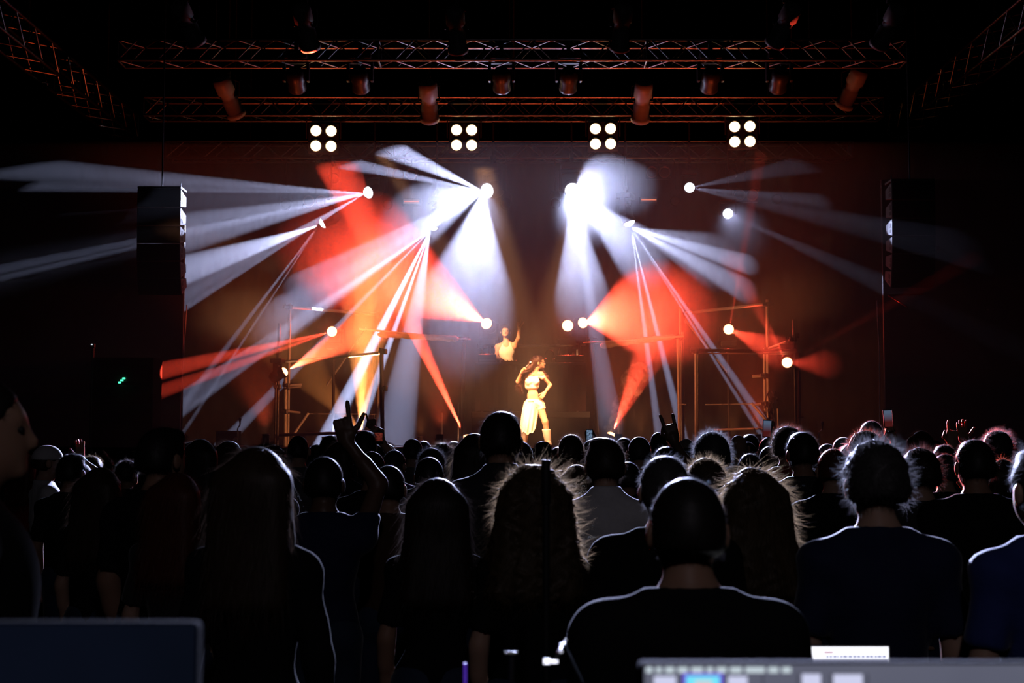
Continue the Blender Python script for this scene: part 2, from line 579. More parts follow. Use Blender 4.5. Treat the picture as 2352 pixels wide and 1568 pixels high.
def profile_spot(label, c, axis, L=0.75, r=0.15, power=None):
    """axis: from the rear of the lamp to its front"""
    c, axis = Vector(c), Vector(axis).normalized()
    t = thing('profile_spotlight', label, 'spotlight', tuple(c + Vector((0, 0, 0.4))), 'profile spotlights of the rig')
    M = aim_matrix(c, axis)
    pr = [(r * 0.5, L * 0.5), (r * 0.95, L * 0.47), (r, L * 0.36), (r, L * 0.12), (r * 0.8, L * 0.08), (r * 0.8, -L * 0.05), (r * 0.92, -L * 0.08), (r * 0.92, -L * 0.40), (r * 1.08, -L * 0.41), (r * 1.08, -L * 0.5), (r * 0.85, -L * 0.5), (r * 0.8, -L * 0.44)]
    put('body', smooth(MB().lathe(pr, 20).mesh('profile_body')), M_PROF, t, M)
    put('lens', smooth(MB().lathe([(r * 0.8, -L * 0.44), (r * 0.5, -L * 0.47), (0.01, -L * 0.48)], 18).mesh('profile_lens')), M_GLASS_D, t, M)
    for k in (-1, 1):
        put('shutter_handle', MB().box((k * r * 0.82 - 0.012, -0.03, 0.0), (k * r * 0.82 + 0.012 + k * 0.05, 0.03, 0.012)).mesh('shutter_handle'), M_FIX, t, M)
    put('yoke', MB().tube([tuple(c + Vector((-r * 1.15, 0, 0))), tuple(c + Vector((-r * 1.15, 0, 0.28))), tuple(c + Vector((0, 0, 0.36))), tuple(c + Vector((r * 1.15, 0, 0.28))), tuple(c + Vector((r * 1.15, 0, 0)))], 0.014, 8).mesh('profile_yoke'), M_FIX, t)
    put('clamp', FM['clamp'], M_FIX_G, t, Matrix.Translation(c + Vector((0, 0, 0.24))))
    return t, c + axis * (L * 0.52)


profs = [('tilted dark red spotlight hung high above the green lights, near the dark corner', (430, 52), 21.8, (0.30, 0.75, -0.75), None),
         ('dark red wedge-shaped spotlight hung above the first warm blinder', (702, 62), 21.8, (0.16, 0.7, -0.8), ('dj', 0)),
         ('unlit black spotlight hung in front of the truss above the second warm blinder', (1048, 68), 21.8, (0.06, 0.7, -0.8), ('girl', 0)),
         ('black spotlight hung in front of the truss above the third warm blinder', (1428, 62), 21.8, (-0.05, 0.7, -0.8), ('girl', 1)),
         ('bright red cylindrical spotlight leaning inwards at the top edge above the fourth blinder', (1802, 56), 21.8, (-0.35, 0.72, -0.72), None),
         ('dim leaning spotlight hung high in the dark corner past the bright red one', (2042, 60), 21.8, (-0.30, 0.75, -0.7), None)]
PROF = []
for lab, (x, y), Y, ax, role in profs:
    t, src = profile_spot(lab, P(x, y, Y), ax)
    PROF.append((t, src, role))
for lab, (x, y), ax in (('dark spotlight hung between the trusses over the first gap between blinders', (985, 232), (0.0, 0.75, -0.7)),
                        ('tall dark spotlight hung between the trusses beside the third blinder', (1475, 232), (-0.03, 0.75, -0.7)),
                        ('thin dim spotlight leaning between the trusses near the dark wing', (525, 222), (0.25, 0.7, -0.7)),
                        ('thin dim spotlight leaning between the trusses far past the fourth blinder', (1958, 200), (-0.25, 0.7, -0.7))):
    t, src = profile_spot(lab, P(x, y, T2 - 1.0), ax, 0.85, 0.17)
    q = P(x, y, T2 - 1.0)
    tube_between('hanger', q + Vector((0, 0, 0.46)), (q.x, q.y, 12.59), 0.012, M_STEEL_D, t, 6)
# the front bar that carries them
fb0, fb1 = P(150, -20, 21.8), P(2200, -20, 21.8)
fb = thing('lighting_bar', 'thin dark lighting bar at the very top edge carrying the front spotlights', 'lighting bar', tuple((fb0 + fb1) / 2))
tube_between('pipe', fb0, fb1, 0.024, M_STEEL_D, fb, 10)
for k in range(5):
    q = fb0.lerp(fb1, (k + 0.5) / 5)
    tube_between('hanger', q, (q.x, q.y, 12.59), 0.008, M_STEEL_D, fb, 6)

# added front light, unseen: spotlights on two booms at the sides of the hall
KEY = (1.0, 0.43, 0.18)
for sx, lab in ((-1, 'added boom stand at the near side wall on the speaker side with the white fan'), (1, 'added boom stand at the near side wall on the side of the red-lit bracket')):
    bm_t = thing('added_boom_stand', lab, 'boom stand', (sx * 12.9, 12.4, 0))
    tube_between('mast', (sx * 12.9, 12.4, 0), (sx * 12.9, 12.4, 8.2), 0.035, M_STEEL_D, bm_t, 10)
    for z in (6.0, 7.2):
        tube_between('arm', (sx * 12.9 - 0.45, 12.4, z + 0.42), (sx * 12.9 + 0.45, 12.4, z + 0.42), 0.024, M_STEEL_D, bm_t, 8)
    put('foot', MB().box((sx * 12.9 - 0.4, 12.0, 0), (sx * 12.9 + 0.4, 12.8, 0.04), 0.01).mesh('boom_foot'), M_FIX, bm_t)
KEYP = 60000
# dim crowd fill, an unseen lamp added over the mixing position
t, src = profile_spot('dim added fill lamp hung over the mixing position behind the camera', Vector((0.4, -1.2, 4.6)), Vector((0, 9.2, -3.4)), 0.4, 0.10)
tube_between('hanger', (0.4, -1.2, 5.0), (0.4, -1.2, 12.59), 0.010, M_STEEL_D, t, 6)
spot('fill_beam', src, (0.4, 8, 1.2), 42, 55, (0.95, 0.86, 1.0), t, 0.7, 0.10)
for x, z, lab, tg, half, pw, col in (
        (-13.2, 7.2, 'added amber key spotlight on the boom aimed at the DJ', P(1168, 788, 28.6), 1.1, KEYP * 0.5, KEY),
        (-13.2, 6.0, 'added amber key spotlight on the boom aimed at the dancer', P(1228, 922, 26.0), 2.5, KEYP * 1.0, KEY),
        (-12.6, 6.0, 'added amber wash spotlight on the boom aimed across at the outer scaffold', P(1560, 870, 27.2), 6, KEYP * 0.17, (1.0, 0.24, 0.07)),
        (13.2, 6.0, 'added amber wash spotlight on the boom aimed across at the lamp tower', P(860, 870, 27.2), 5.5, KEYP * 0.17, (1.0, 0.27, 0.08)),
        (13.2, 7.2, 'added amber fill spotlight on the boom aimed at the dancer', P(1228, 922, 26.0), 2.5, KEYP * 0.35, (1.0, 0.25, 0.08))):
    c = Vector((x, 12.4, z))
    t, src = profile_spot(lab, c, tg - c)
    spot('key_beam', src, tg, half, pw, col, t, 0.9, 0.06)

for (t, src, role) in PROF:
    if role and role[0] == 'girl':
        spot('front_beam', src, P(1227, 925, 26.0), 5.6, 12500, KEY, t, 0.9, 0.05)
    if role and role[0] == 'dj':
        spot('front_beam', src, P(1166, 792, 28.7), 2.6, 15000, KEY, t, 0.9, 0.05)

# four-cell blinders
cellrim = smooth(MB().lathe([(0.125, 0.0), (0.125, -0.03), (0.108, -0.03), (0.10, -0.005)], 18).mesh('cell_rim'))
cellamp = smooth(MB().lathe([(0.104, -0.004), (0.095, -0.028), (0.06, -0.05), (0.01, -0.058)], 18).mesh('cell_lamp'))
quad = MB().box((-0.30, -0.30, 0), (0.30, 0.30, 0.16), 0.02).mesh('blinder_housing')
qbr = MB().tube([(-0.33, 0, 0.06), (-0.33, 0.36, 0.06), (-0.33, 0.40, 0.10), (0.33, 0.40, 0.10), (0.33, 0.36, 0.06), (0.33, 0, 0.06)], 0.014, 8).mesh('blinder_yoke')
for x, y, w in ((743, 318, 'above the scaffold tower'), (1066, 316, 'above the DJ side'), (1385, 313, 'past centre, above the cloud of lit haze'), (1705, 308, 'last, over the dark far side')):
    c = P(x, y, T2 + 0.1)
    M = aim_matrix(c, Vector((-c.x * 0.03, -1, -0.10)))
    t = thing('blinder_light', 'square four-lamp warm blinder under the middle truss, ' + w, 'blinder light', tuple(c), 'glowing four-lamp blinders')
    put('housing', quad, M_FIX, t, M)
    put('yoke', qbr, M_FIX_G, t, M)
    for i in (-1, 1):
        for j in (-1, 1):
            N = M @ Matrix.Translation((0.148 * i, 0.148 * j, 0))
            r_ = put('lamp_rim', cellrim, M_FIX_G, t, N)
            put('lamp', cellamp, M_WARM_LENS, r_, N)
    tube_between('hanger', c + Vector((0, 0, 0.38)), (c.x, c.y, Z2), 0.015, M_FIX, t, 6)

# two-cell blinders, par cans and strobe bars, unlit
duo = MB().box((-0.27, -0.15, 0), (0.27, 0.15, 0.14), 0.02).mesh('double_housing')
ring = smooth(MB().lathe([(0.125, 0.0), (0.125, -0.035), (0.112, -0.035), (0.09, -0.008)], 18).mesh('double_ring'))
dlens = smooth(MB().lathe([(0.11, -0.006), (0.08, -0.022), (0.02, -0.03)], 18).mesh('double_lens'))
M_RINGS = mat('copper_tinted_rim', (0.5, 0.3, 0.25), 0.3, metal=0.9)
for x, y, w in ((930, 400, 'near the upper white fan'), (724, 462, 'beside the flat white fan of the wing'), (1512, 395, 'past the round cloud of lit haze'), (1713, 448, 'between the two bare white discs')):
    c = P(x, y, 30.15)
    M = aim_matrix(c, Vector((0, -1, -0.08)))
    t = thing('double_blinder', 'unlit two-lamp blinder with faint red rims, ' + w, 'blinder light', tuple(c), 'unlit two-lamp blinders')
    put('housing', duo, M_FIX, t, M)
    for i in (-1, 1):
        N = M @ Matrix.Translation((0.135 * i, 0, 0))
        r_ = put('rim', ring, M_RINGS, t, N)
        put('lens', dlens, M_GLASS_D, r_, N)
    tube_between('hanger', c + Vector((0, 0.05, 0.1)), (c.x, c.y + 0.05, Z3 + 0.05), 0.014, M_FIX, t, 6)
for x, y, w in ((657, 470, 'nearest the dark wing'), (890, 470, 'under the flat fan light'), (1162, 468, 'below the bright lamp over the DJ'), (1275, 466, 'just below the bright lamp past centre'),
                (1550, 462, 'between the cloud and the bare discs'), (1784, 458, 'farthest towards the dark side'), (767, 410, 'above the flat white fan, honeycombed'), (1680, 400, 'honeycomb front, above the lower bare disc')):
    c = P(x, y, 30.2)
    H = aim_matrix(c, Vector((-c.x * 0.02, -1, -0.12))) @ Matrix.Scale(1.15, 4)
    t = thing('par_can', 'unlit par can with a dull red round lens, ' + w, 'stage light', tuple(c), 'unlit par cans at the back')
    b_ = put('can', FM['can'], M_FIX, t, H)
    put('lens', FM['canlens'], M_GLASS_D, b_, H)
    put('bracket', FM['bracket'], M_FIX_G, t, Matrix.Translation(c))
    tube_between('hanger', c + Vector((0, 0, 0.26)), (c.x, c.y, Z3 + 0.02), 0.012, M_FIX, t, 6)
for x, y, w in ((945, 463, 'near the upper white fan'), (1490, 459, 'past the bright lamp beside centre')):
    c = P(x, y, 30.13)
    t = thing('strobe_bar', 'horizontal strobe bar with a faint red-lit tube, ' + w, 'strobe light', tuple(c), 'strobe bars at the back')
    put('housing', MB().box((c.x - 0.2, c.y, c.z - 0.075), (c.x + 0.2, c.y + 0.14, c.z + 0.075), 0.012).mesh('strobe_housing'), M_FIX, t)
    put('reflector', MB().box((c.x - 0.175, c.y - 0.01, c.z - 0.05), (c.x + 0.175, c.y + 0.0, c.z + 0.05), 0.003).mesh('strobe_reflector'), M_RINGS, t)
    tube_between('flash_tube', (c.x - 0.16, c.y - 0.022, c.z), (c.x + 0.16, c.y - 0.022, c.z), 0.010, emit('strobe_red_light', (1.0, 0.25, 0.12), 1.1), t, 8)  # red light on the unlit tube, put in as faint emission
    tube_between('hanger', c + Vector((0, 0.07, 0.07)), (c.x, c.y + 0.07, Z3 + 0.02), 0.012, M_FIX, t, 6)
# low red wash lights added at the stage's feet to tint the rig
for x, lab in ((610, 'small added red floor wash at the foot of the scaffold tower'), (1010, 'small added red floor wash behind the crowd near the DJ booth'), (1420, 'small added red floor wash at the foot of the thin post past the dancer'), (1740, 'small added red floor wash at the foot of the outer scaffold bay')):
    c = P(x, 1030, 24.6)
    c.z = STAGE_Z + 0.15
    H = aim_matrix(c, Vector((0.02 * (1176 - x) / 500, 0.05, 1))) @ Matrix.Scale(0.6, 4)
    t = thing('added_floor_par', lab, 'stage light', (c.x, c.y, STAGE_Z), 'added red floor washes')
    b_ = put('can', FM['can'], M_FIX, t, H)
    put('lens', FM['canlens'], M_RED_LENS, b_, H)
    put('floor_bracket', FM['bracket'], M_FIX_G, t, Matrix.Translation(c + Vector((0, 0, 0.01))) @ Matrix.Rotation(math.pi, 4, 'X') @ Matrix.Scale(0.62, 4))
    spot('wash_beam', c + Vector((0, 0, 0.16)), c + Vector((-1.5 if x == 610 else 0, 1.7, 7)), 34, 360, (1.0, 0.10, 0.03), t, 0.9, 0.08)

# amber uplights added among the scaffold feet to brighten the tubes
for x, Y, lab in ((745, 27.9, 'added amber uplight on the floor inside the lamp tower'), (965, 27.4, 'added amber uplight on the floor under the wrapped rail near the DJ'),
                  (1468, 27.4, 'added amber uplight on the floor under the wrapped rail past the dancer'), (1682, 27.7, 'added amber uplight on the floor under the long diagonal brace')):
    c = P(x, 1020, Y)
    c.z = STAGE_Z + 0.13
    H = aim_matrix(c, Vector((0, 0.02, 1))) @ Matrix.Scale(0.5, 4)
    t = thing('added_uplight', lab, 'stage light', (c.x, c.y, STAGE_Z), 'added amber uplights among the scaffold')
    b_ = put('can', FM['can'], M_FIX, t, H)
    put('lens', FM['canlens'], M_WARM_LENS, b_, H)
    put('floor_bracket', FM['bracket'], M_FIX_G, t, Matrix.Translation(c + Vector((0, 0, 0.01))) @ Matrix.Rotation(math.pi, 4, 'X') @ Matrix.Scale(0.53, 4))
    spot('uplight_beam', c + Vector((0, 0, 0.10)), c + Vector((0, -0.15, 3)), 40, 45, (1.0, 0.26, 0.07), t, 0.8, 0.05)

# ------------------------------------------------------------------ hung speaker arrays
def line_array(label, px, py, side, y_front=23.3):
    """side: +1 when the visible inner flank looks to +x"""
    top = P(px, py, y_front)
    t = thing('line_array_speaker', label, 'speaker', tuple(top), 'hung speaker arrays')
    Wd, D = 0.72, 0.40
    p = Vector(top)
    hs = (0.30, 0.30, 0.29, 0.285, 0.28, 0.28)
    for h, deg in zip(hs, (0, 0.5, 2, 6, 11, 17)):
        th = math.radians(deg)
        dn = Vector((0, math.sin(th), -math.cos(th)))
        bk = Vector((0, math.cos(th), math.sin(th)))
        fr = [p, p + dn * h, p + bk * D + dn * (h * 0.80), p + bk * D + dn * (h * 0.24)]
        out = Vector((-side * Wd, 0, 0))
        v = [tuple(q) for q in fr] + [tuple(q + out) for q in fr]
        b = MB().add(v, [(0, 1, 2, 3), (7, 6, 5, 4), (0, 4, 5, 1), (1, 5, 6, 2), (2, 6, 7, 3), (3, 7, 4, 0)])
        me = b.mesh('cabinet')
        bm = bmesh.new()
        bm.from_mesh(me)
        bmesh.ops.recalc_face_normals(bm, faces=bm.faces)
        bmesh.ops.bevel(bm, geom=bm.edges[:], offset=0.008, segments=1, affect='EDGES')
        bm.to_mesh(me)
        bm.free()
        cab = put('cabinet', me, M_PA, t)
        e = Vector((side * 0.004, 0, 0))
        for z0, z1 in ((0.24, 0.52), (0.60, 0.80)):
            a = p + bk * 0.07 + dn * (h * z0) + e
            w = bk * 0.10
            q = [a, a + dn * (h * (z1 - z0)), a + dn * (h * (z1 - z0)) + w, a + w]
            v2 = [tuple(k) for k in q] + [tuple(k - e * 2.5) for k in q]
            put('handle_slot', MB().add(v2, [(0, 1, 2, 3), (7, 6, 5, 4), (0, 4, 5, 1), (1, 5, 6, 2), (2, 6, 7, 3), (3, 7, 4, 0)]).mesh('handle_slot'), M_GRILLE, cab)
        q = [p + dn * 0.012, p + dn * (h - 0.012)]
        ins = Vector((-side * 0.012, 0, 0))
        fw = -bk * 0.012
        v3 = [tuple(q[0] + ins), tuple(q[1] + ins), tuple(q[1] + out - ins), tuple(q[0] + out - ins)]
        v3 += [tuple(Vector(k) + fw) for k in v3]
        put('grille', MB().add(v3, [(3, 2, 1, 0), (4, 5, 6, 7), (0, 1, 5, 4), (1, 2, 6, 5), (2, 3, 7, 6), (3, 0, 4, 7)]).mesh('grille'), M_GRILLE, cab)
        p = p + dn * (h + 0.006)
    put('fly_frame', MB().box((top.x - (Wd if side > 0 else 0), top.y, top.z + 0.01), (top.x + (0 if side > 0 else Wd), top.y + 0.42, top.z + 0.05), 0.008).mesh('fly_frame'), M_FIX_G, t)
    tube_between('chain', (top.x - side * 0.36, top.y + 0.2, top.z + 0.05), (top.x - side * 0.36, top.y + 0.2, 12.59), 0.014, M_RUBBER, t, 6)
    tube_between('spine', (top.x, top.y - 0.01, top.z + 0.10), (top.x, top.y - 0.01, top.z - 0.2), 0.008, M_PA, t, 6)
    return t, p


line_array('hung stack of six grey speaker cabinets at the wing with the flat white fan', 415.5, 434, 1)
ta, pb = line_array('hung stack of six grey speaker cabinets at the dark wing with a red-lit bracket below', 2047.5, 417, -1)
M_RED_LIT_METAL = mat('red_lit_steel', (0.55, 0.05, 0.04), 0.35, metal=0.4)  # red stage light on the bars, put into their colour
tube_between('pull_back_bar', P(2040, 678, 23.5), P(2121, 675, 23.5), 0.013, M_RED_LIT_METAL, ta, 8)
tube_between('pull_back_bar', P(2040, 678, 23.5), P(2084, 705, 23.2), 0.011, M_RED_LIT_METAL, ta, 8)
for lab, pts in (('thin pale rope hanging beside the dark wing under the speakers with red-lit bracket', [(2015, 690, 24.9), (2016, 735, 24.9), (2020, 800, 24.9), (2021, 1030, 24.9)]),
                 ('thin pale rope hanging along the masking flat where the red beam ends', [(429, 700, 24.9), (421, 820, 24.9), (414, 935, 24.9), (412, 1030, 24.9)])):
    o = put('rope', MB().tube([P(*q) for q in pts], 0.011, 6).mesh('rope'), mat('pale_rope', (0.5, 0.48, 0.46), 0.6))
    tag(o, lab, 'rope')

# ------------------------------------------------------------------ scaffold set pieces
def coupler(pt, parent, axis=(0, 0, 1), s=1.0):
    q = Vector(axis).to_track_quat('Z', 'Y').to_matrix().to_4x4()
    M = Matrix.Translation(Vector(pt)) @ q @ Matrix.Scale(s, 4)
    return put('coupler', COUP, M_STEEL_D, parent, M)


COUP = MB().lathe([(0.045, -0.045), (0.05, -0.03), (0.05, 0.03), (0.045, 0.045)], 10).box((0.02, -0.045, -0.03), (0.10, 0.045, 0.03), 0.008).lathe([(0.012, 0), (0.012, 0.05)], 6, Matrix.Translation((0.085, 0, 0.02))).mesh('coupler')


def scaffold(label, tubes, couplers, base):
    t = thing('scaffold_frame', label, 'scaffold', base, 'steel tube scaffold on stage')
    for q in tubes:
        a, b, r = P(*q[0]), P(*q[1]), q[2]
        m = q[3] if len(q) > 3 else M_STEEL
        if q[1][1] >= 1020:
            b.z = STAGE_Z
        tube_between(q[4] if len(q) > 4 else 'tube', a, b, r, m, t, 12)
    for q in couplers:
        coupler(P(*q[:3]), t, q[3] if len(q) > 3 else (0, 0, 1))
    return t


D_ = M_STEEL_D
zz = STAGE_Z
scaffold('scaffold tower with an orange lamp clamped to it, lit amber, near the dark wing', [
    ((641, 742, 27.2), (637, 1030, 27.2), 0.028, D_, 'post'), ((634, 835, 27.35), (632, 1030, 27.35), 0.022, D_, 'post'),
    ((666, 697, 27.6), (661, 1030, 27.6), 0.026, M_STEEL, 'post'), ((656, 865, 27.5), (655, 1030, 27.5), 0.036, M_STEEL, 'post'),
    ((652, 704, 27.55), (868, 722, 29.3), 0.030, M_STEEL, 'rail'), ((842, 752, 29.2), (750, 885, 29.2), 0.020, M_STEEL, 'diagonal'),
    ((859, 770, 29.35), (858, 1030, 29.35), 0.026, M_STEEL, 'post'), ((868, 718, 29.2), (868, 1030, 29.2), 0.030, M_STEEL, 'post'),
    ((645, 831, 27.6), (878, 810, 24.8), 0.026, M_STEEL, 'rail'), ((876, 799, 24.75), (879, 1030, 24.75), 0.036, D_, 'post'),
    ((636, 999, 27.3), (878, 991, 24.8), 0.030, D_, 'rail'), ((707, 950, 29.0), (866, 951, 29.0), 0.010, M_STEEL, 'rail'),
    ((708, 949, 27.9), (672, 1002, 27.6), 0.024, M_STEEL, 'diagonal'), ((658, 886, 27.5), (693, 883, 27.5), 0.022, M_STEEL, 'stub'),
    ((662, 891, 27.4), (692, 888, 27.4), 0.012, M_STEEL, 'stub'), ((656, 944, 27.5), (690, 948, 27.5), 0.022, M_STEEL, 'stub')],
    [(641, 829, 27.2), (666, 705, 27.6), (641, 806, 27.2), (883, 807, 24.75), (884, 892, 24.75), (657, 945, 27.5), (661, 885, 27.5), (641, 888, 27.2)],
    (P(700, 900, 27.2).x, 27.2, zz))


def wrapped(t, a, b, r, seed):
    """a tube wrapped in canvas, lumpy"""
    R = random.Random(seed)
    n = 26
    pts, rr = [], []
    for i in range(n + 1):
        k = i / n
        p = a.lerp(b, k)
        pts.append(p + Vector((0, 0, R.uniform(-0.006, 0.006))))
        rr.append(r * (0.55 if i in (0, n) else 1.0) * R.uniform(0.86, 1.14) * (1.1 - 0.25 * k))
    return put('canvas_wrap', smooth(MB().tube(pts, rr, 10).mesh('canvas_wrap')), M_WRAP, t)


t = scaffold('scaffold bay with a canvas wrapped rail between the lamp tower and the DJ', [
    ((826, 755, 27.3), (1080, 780, 28.4), 0.020, M_STEEL, 'rail'), ((1067, 776, 28.4), (1060, 1030, 28.4), 0.034, M_STEEL, 'post'),
    ((1015, 948, 28.9), (1015, 1030, 28.9), 0.018, M_STEEL, 'post'), ((1053, 925, 28.7), (1052, 1030, 28.7), 0.010, M_STEEL, 'post')],
    [(1061, 778, 28.35), (1070, 779, 28.4, (1, 0, 0))], (P(960, 900, 28).x, 28, zz))
wrapped(t, P(1052, 778, 28.25), P(868, 768, 27.5), 0.058, 3)
t = scaffold('scaffold bay with a canvas wrapped rail on the dancer\'s far side, ending at doubled posts', [
    ((1361, 782, 28.4), (1373, 1030, 28.4), 0.036, M_STEEL, 'post'), ((1341, 788, 28.3), (1570, 772, 27.2), 0.020, M_STEEL, 'rail'),
    ((1557, 770, 27.4), (1561, 1030, 27.4), 0.030, M_STEEL, 'post'), ((1568, 762, 27.5), (1570, 1030, 27.5), 0.026, M_STEEL, 'post'),
    ((1562, 706, 27.7), (1564, 1030, 27.7), 0.024, M_STEEL, 'post'), ((1421, 952, 28.9), (1421, 1030, 28.9), 0.018, M_STEEL, 'post'),
    ((1561, 928, 27.3), (1576, 929, 27.3), 0.012, M_STEEL, 'stub')],
    [(1358, 780, 28.4), (1367, 782, 28.4, (1, 0, 0)), (1557, 773, 27.4), (1566, 774, 27.4)], (P(1465, 900, 28).x, 28, zz))
wrapped(t, P(1380, 794, 28.2), P(1552, 772, 27.35), 0.058, 5)
scaffold('scaffold bay with a long diagonal brace and a high rail, past the doubled posts', [
    ((1573, 719, 29.3), (1768, 697, 27.55), 0.030, M_STEEL, 'rail'), ((1762, 688, 27.5), (1765, 1030, 27.5), 0.030, M_STEEL, 'post'),
    ((1756, 800, 27.6), (1757, 945, 27.6), 0.030, M_STEEL, 'post'), ((1573, 734, 29.2), (1677, 862, 29.2), 0.022, M_STEEL, 'diagonal'),
    ((1728, 864, 27.4), (1762, 862, 27.4), 0.026, M_STEEL, 'stub'), ((1732, 930, 27.4), (1762, 926, 27.4), 0.024, M_STEEL, 'stub'),
    ((1726, 925, 27.5), (1764, 970, 27.4), 0.026, M_STEEL, 'diagonal'), ((1620, 929, 29.0), (1732, 927, 28.0), 0.011, M_STEEL, 'rail'),
    ((1640, 987, 27.0), (1790, 983, 26.6), 0.020, M_STEEL, 'rail'), ((1786, 938, 26.7), (1789, 1030, 26.7), 0.016, M_STEEL, 'post')],
    [(1764, 699, 27.5), (1771, 698, 27.5, (1, 0, 0)), (1758, 862, 27.4), (1759, 927, 27.4), (1768, 800, 27.5)], (P(1700, 900, 28).x, 28, zz))
scaffold('outermost scaffold bay with a long level rail and a red lamp under it', [
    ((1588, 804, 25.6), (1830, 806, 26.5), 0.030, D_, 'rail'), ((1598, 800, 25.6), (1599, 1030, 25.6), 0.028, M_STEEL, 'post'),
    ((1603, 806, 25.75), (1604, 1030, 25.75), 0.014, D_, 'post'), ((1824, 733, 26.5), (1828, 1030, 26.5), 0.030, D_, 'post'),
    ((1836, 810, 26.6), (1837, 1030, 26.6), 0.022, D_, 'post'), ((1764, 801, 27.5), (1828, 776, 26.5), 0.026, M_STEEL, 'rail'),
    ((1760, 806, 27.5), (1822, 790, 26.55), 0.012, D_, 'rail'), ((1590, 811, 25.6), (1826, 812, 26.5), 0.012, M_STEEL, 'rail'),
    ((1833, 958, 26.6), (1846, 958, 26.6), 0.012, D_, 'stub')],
    [(1591, 804, 25.6, (1, 0, 0)), (1598, 806, 25.6), (1826, 778, 26.5), (1826, 806, 26.5), (1830, 770, 26.5, (1, 0, 0))], (P(1710, 900, 26).x, 26, zz))

# ------------------------------------------------------------------ DJ riser, booth and gear
M_BOOTH = mat('booth_cloth', (0.036, 0.015, 0.012), 0.9, spec=0.1, var=0.25, scale=5)
rx0, rx1 = P(1082, 900, 27.7).x, P(1356, 900, 27.7).x
t = thing('dj_riser', 'dark platform the DJ booth stands on', 'platform', ((rx0 + rx1) / 2, 29, STAGE_Z))
put('deck', MB().box((rx0, 27.7, RISER_Z - 0.12), (rx1, 30.2, RISER_Z), 0.01).mesh('riser_deck'), M_STAGE, t)
put('front_panel', MB().box((rx0 + 0.02, 27.72, STAGE_Z), (rx1 - 0.02, 27.76, RISER_Z - 0.12), 0.004).mesh('riser_front'), M_DRAPE, t)
for x in (rx0 + 0.05, rx1 - 0.05):
    for y in (27.85, 30.1):
        tube_between('leg', (x, y, STAGE_Z), (x, y, RISER_Z - 0.12), 0.03, M_STEEL_D, t, 8)
bx0, bx1 = P(1092, 850, 27.8).x, P(1346, 850, 27.8).x
bt = P(1176, 832, 27.8).z
t = thing('dj_booth', 'wide dark cloth-fronted DJ booth behind the dancer', 'dj booth', ((bx0 + bx1) / 2, 28.1, RISER_Z))
put('worktop', MB().box((bx0, 27.8, bt - 0.05), (bx1, 28.45, bt), 0.008).mesh('booth_top'), M_FIX, t)
n = 24
v, f = [], []
for i in range(n + 1):
    x = bx0 + (bx1 - bx0) * i / n
    w = 0.012 * math.sin(i * 1.7)
    v += [(x, 27.80 + w, RISER_Z + 0.01), (x, 27.80 + w, bt - 0.05), (x, 27.83 + w, bt - 0.05), (x, 27.83 + w, RISER_Z + 0.01)]
for i in range(n):
    for k in range(4):
        f.append((4 * i + k, 4 * i + (k + 1) % 4, 4 * i + 4 + (k + 1) % 4, 4 * i + 4 + k))
put('front_cloth', MB().add(v, f).mesh('booth_cloth'), M_BOOTH, t)
for x in (bx0 + 0.06, bx1 - 0.06):
    for y in (27.92, 28.38):
        tube_between('leg', (x, y, RISER_Z), (x, y, bt - 0.05), 0.025, M_STEEL_D, t, 8)


def deck(label, x0, x1, zb, h, y, items, cat='dj deck', name='dj_deck'):
    t = thing(name, label, cat, ((x0 + x1) / 2, y, zb))
    put('body', MB().box((x0, y, zb), (x1, y + 0.36, zb + h), 0.01).mesh('deck_body'), M_FIX, t)
    cx = (x0 + x1) / 2
    put('platter', smooth(MB().lathe([(0.13, 0), (0.135, 0.015), (0.12, 0.02)], 24, Matrix.Translation((cx, y + 0.18, zb + h))).mesh('platter')), M_FIX_G, t)
    put('front_trim', MB().box((x0 + 0.02, y - 0.004, zb + h * 0.25), (x1 - 0.02, y + 0.002, zb + h * 0.4)).mesh('deck_trim'), M_FIX_G, t)
    for k in range(5):
        put('knob', smooth(MB().lathe([(0.012, 0), (0.010, 0.025)], 8, Matrix.Translation((x0 + 0.06 + k * (x1 - x0 - 0.12) / 4, y + 0.05, zb + h)).copy()).mesh('knob')), M_CHROME, t)
    return t


deck('black player deck on the booth, on the DJ\'s arm-down side', P(1098, 830, 28).x, P(1140, 830, 28).x, bt, 0.17, 27.95, 3)
deck('black player deck on the booth, on the side away from the DJ', P(1276, 830, 28).x, P(1342, 830, 28).x, bt, 0.15, 27.95, 3)
tm = thing('dj_mixer', 'small black mixer on the booth next to the DJ\'s lowered hand', 'mixer', (P(1172, 830, 28).x, 28.0, bt))
mx0, mx1 = P(1150, 830, 28).x, P(1192, 830, 28).x
put('body', MB().box((mx0, 27.9, bt), (mx1, 28.24, bt + 0.035), 0.006).mesh('mixer_body'), M_FIX, tm)
for i in range(4):
    for j in range(3):
        put('knob', smooth(MB().lathe([(0.011, 0), (0.009, 0.02)], 8, Matrix.Translation((mx0 + 0.05 + i * 0.085, 27.97 + j * 0.08, bt + 0.035))).mesh('knob')), M_CHROME, tm)
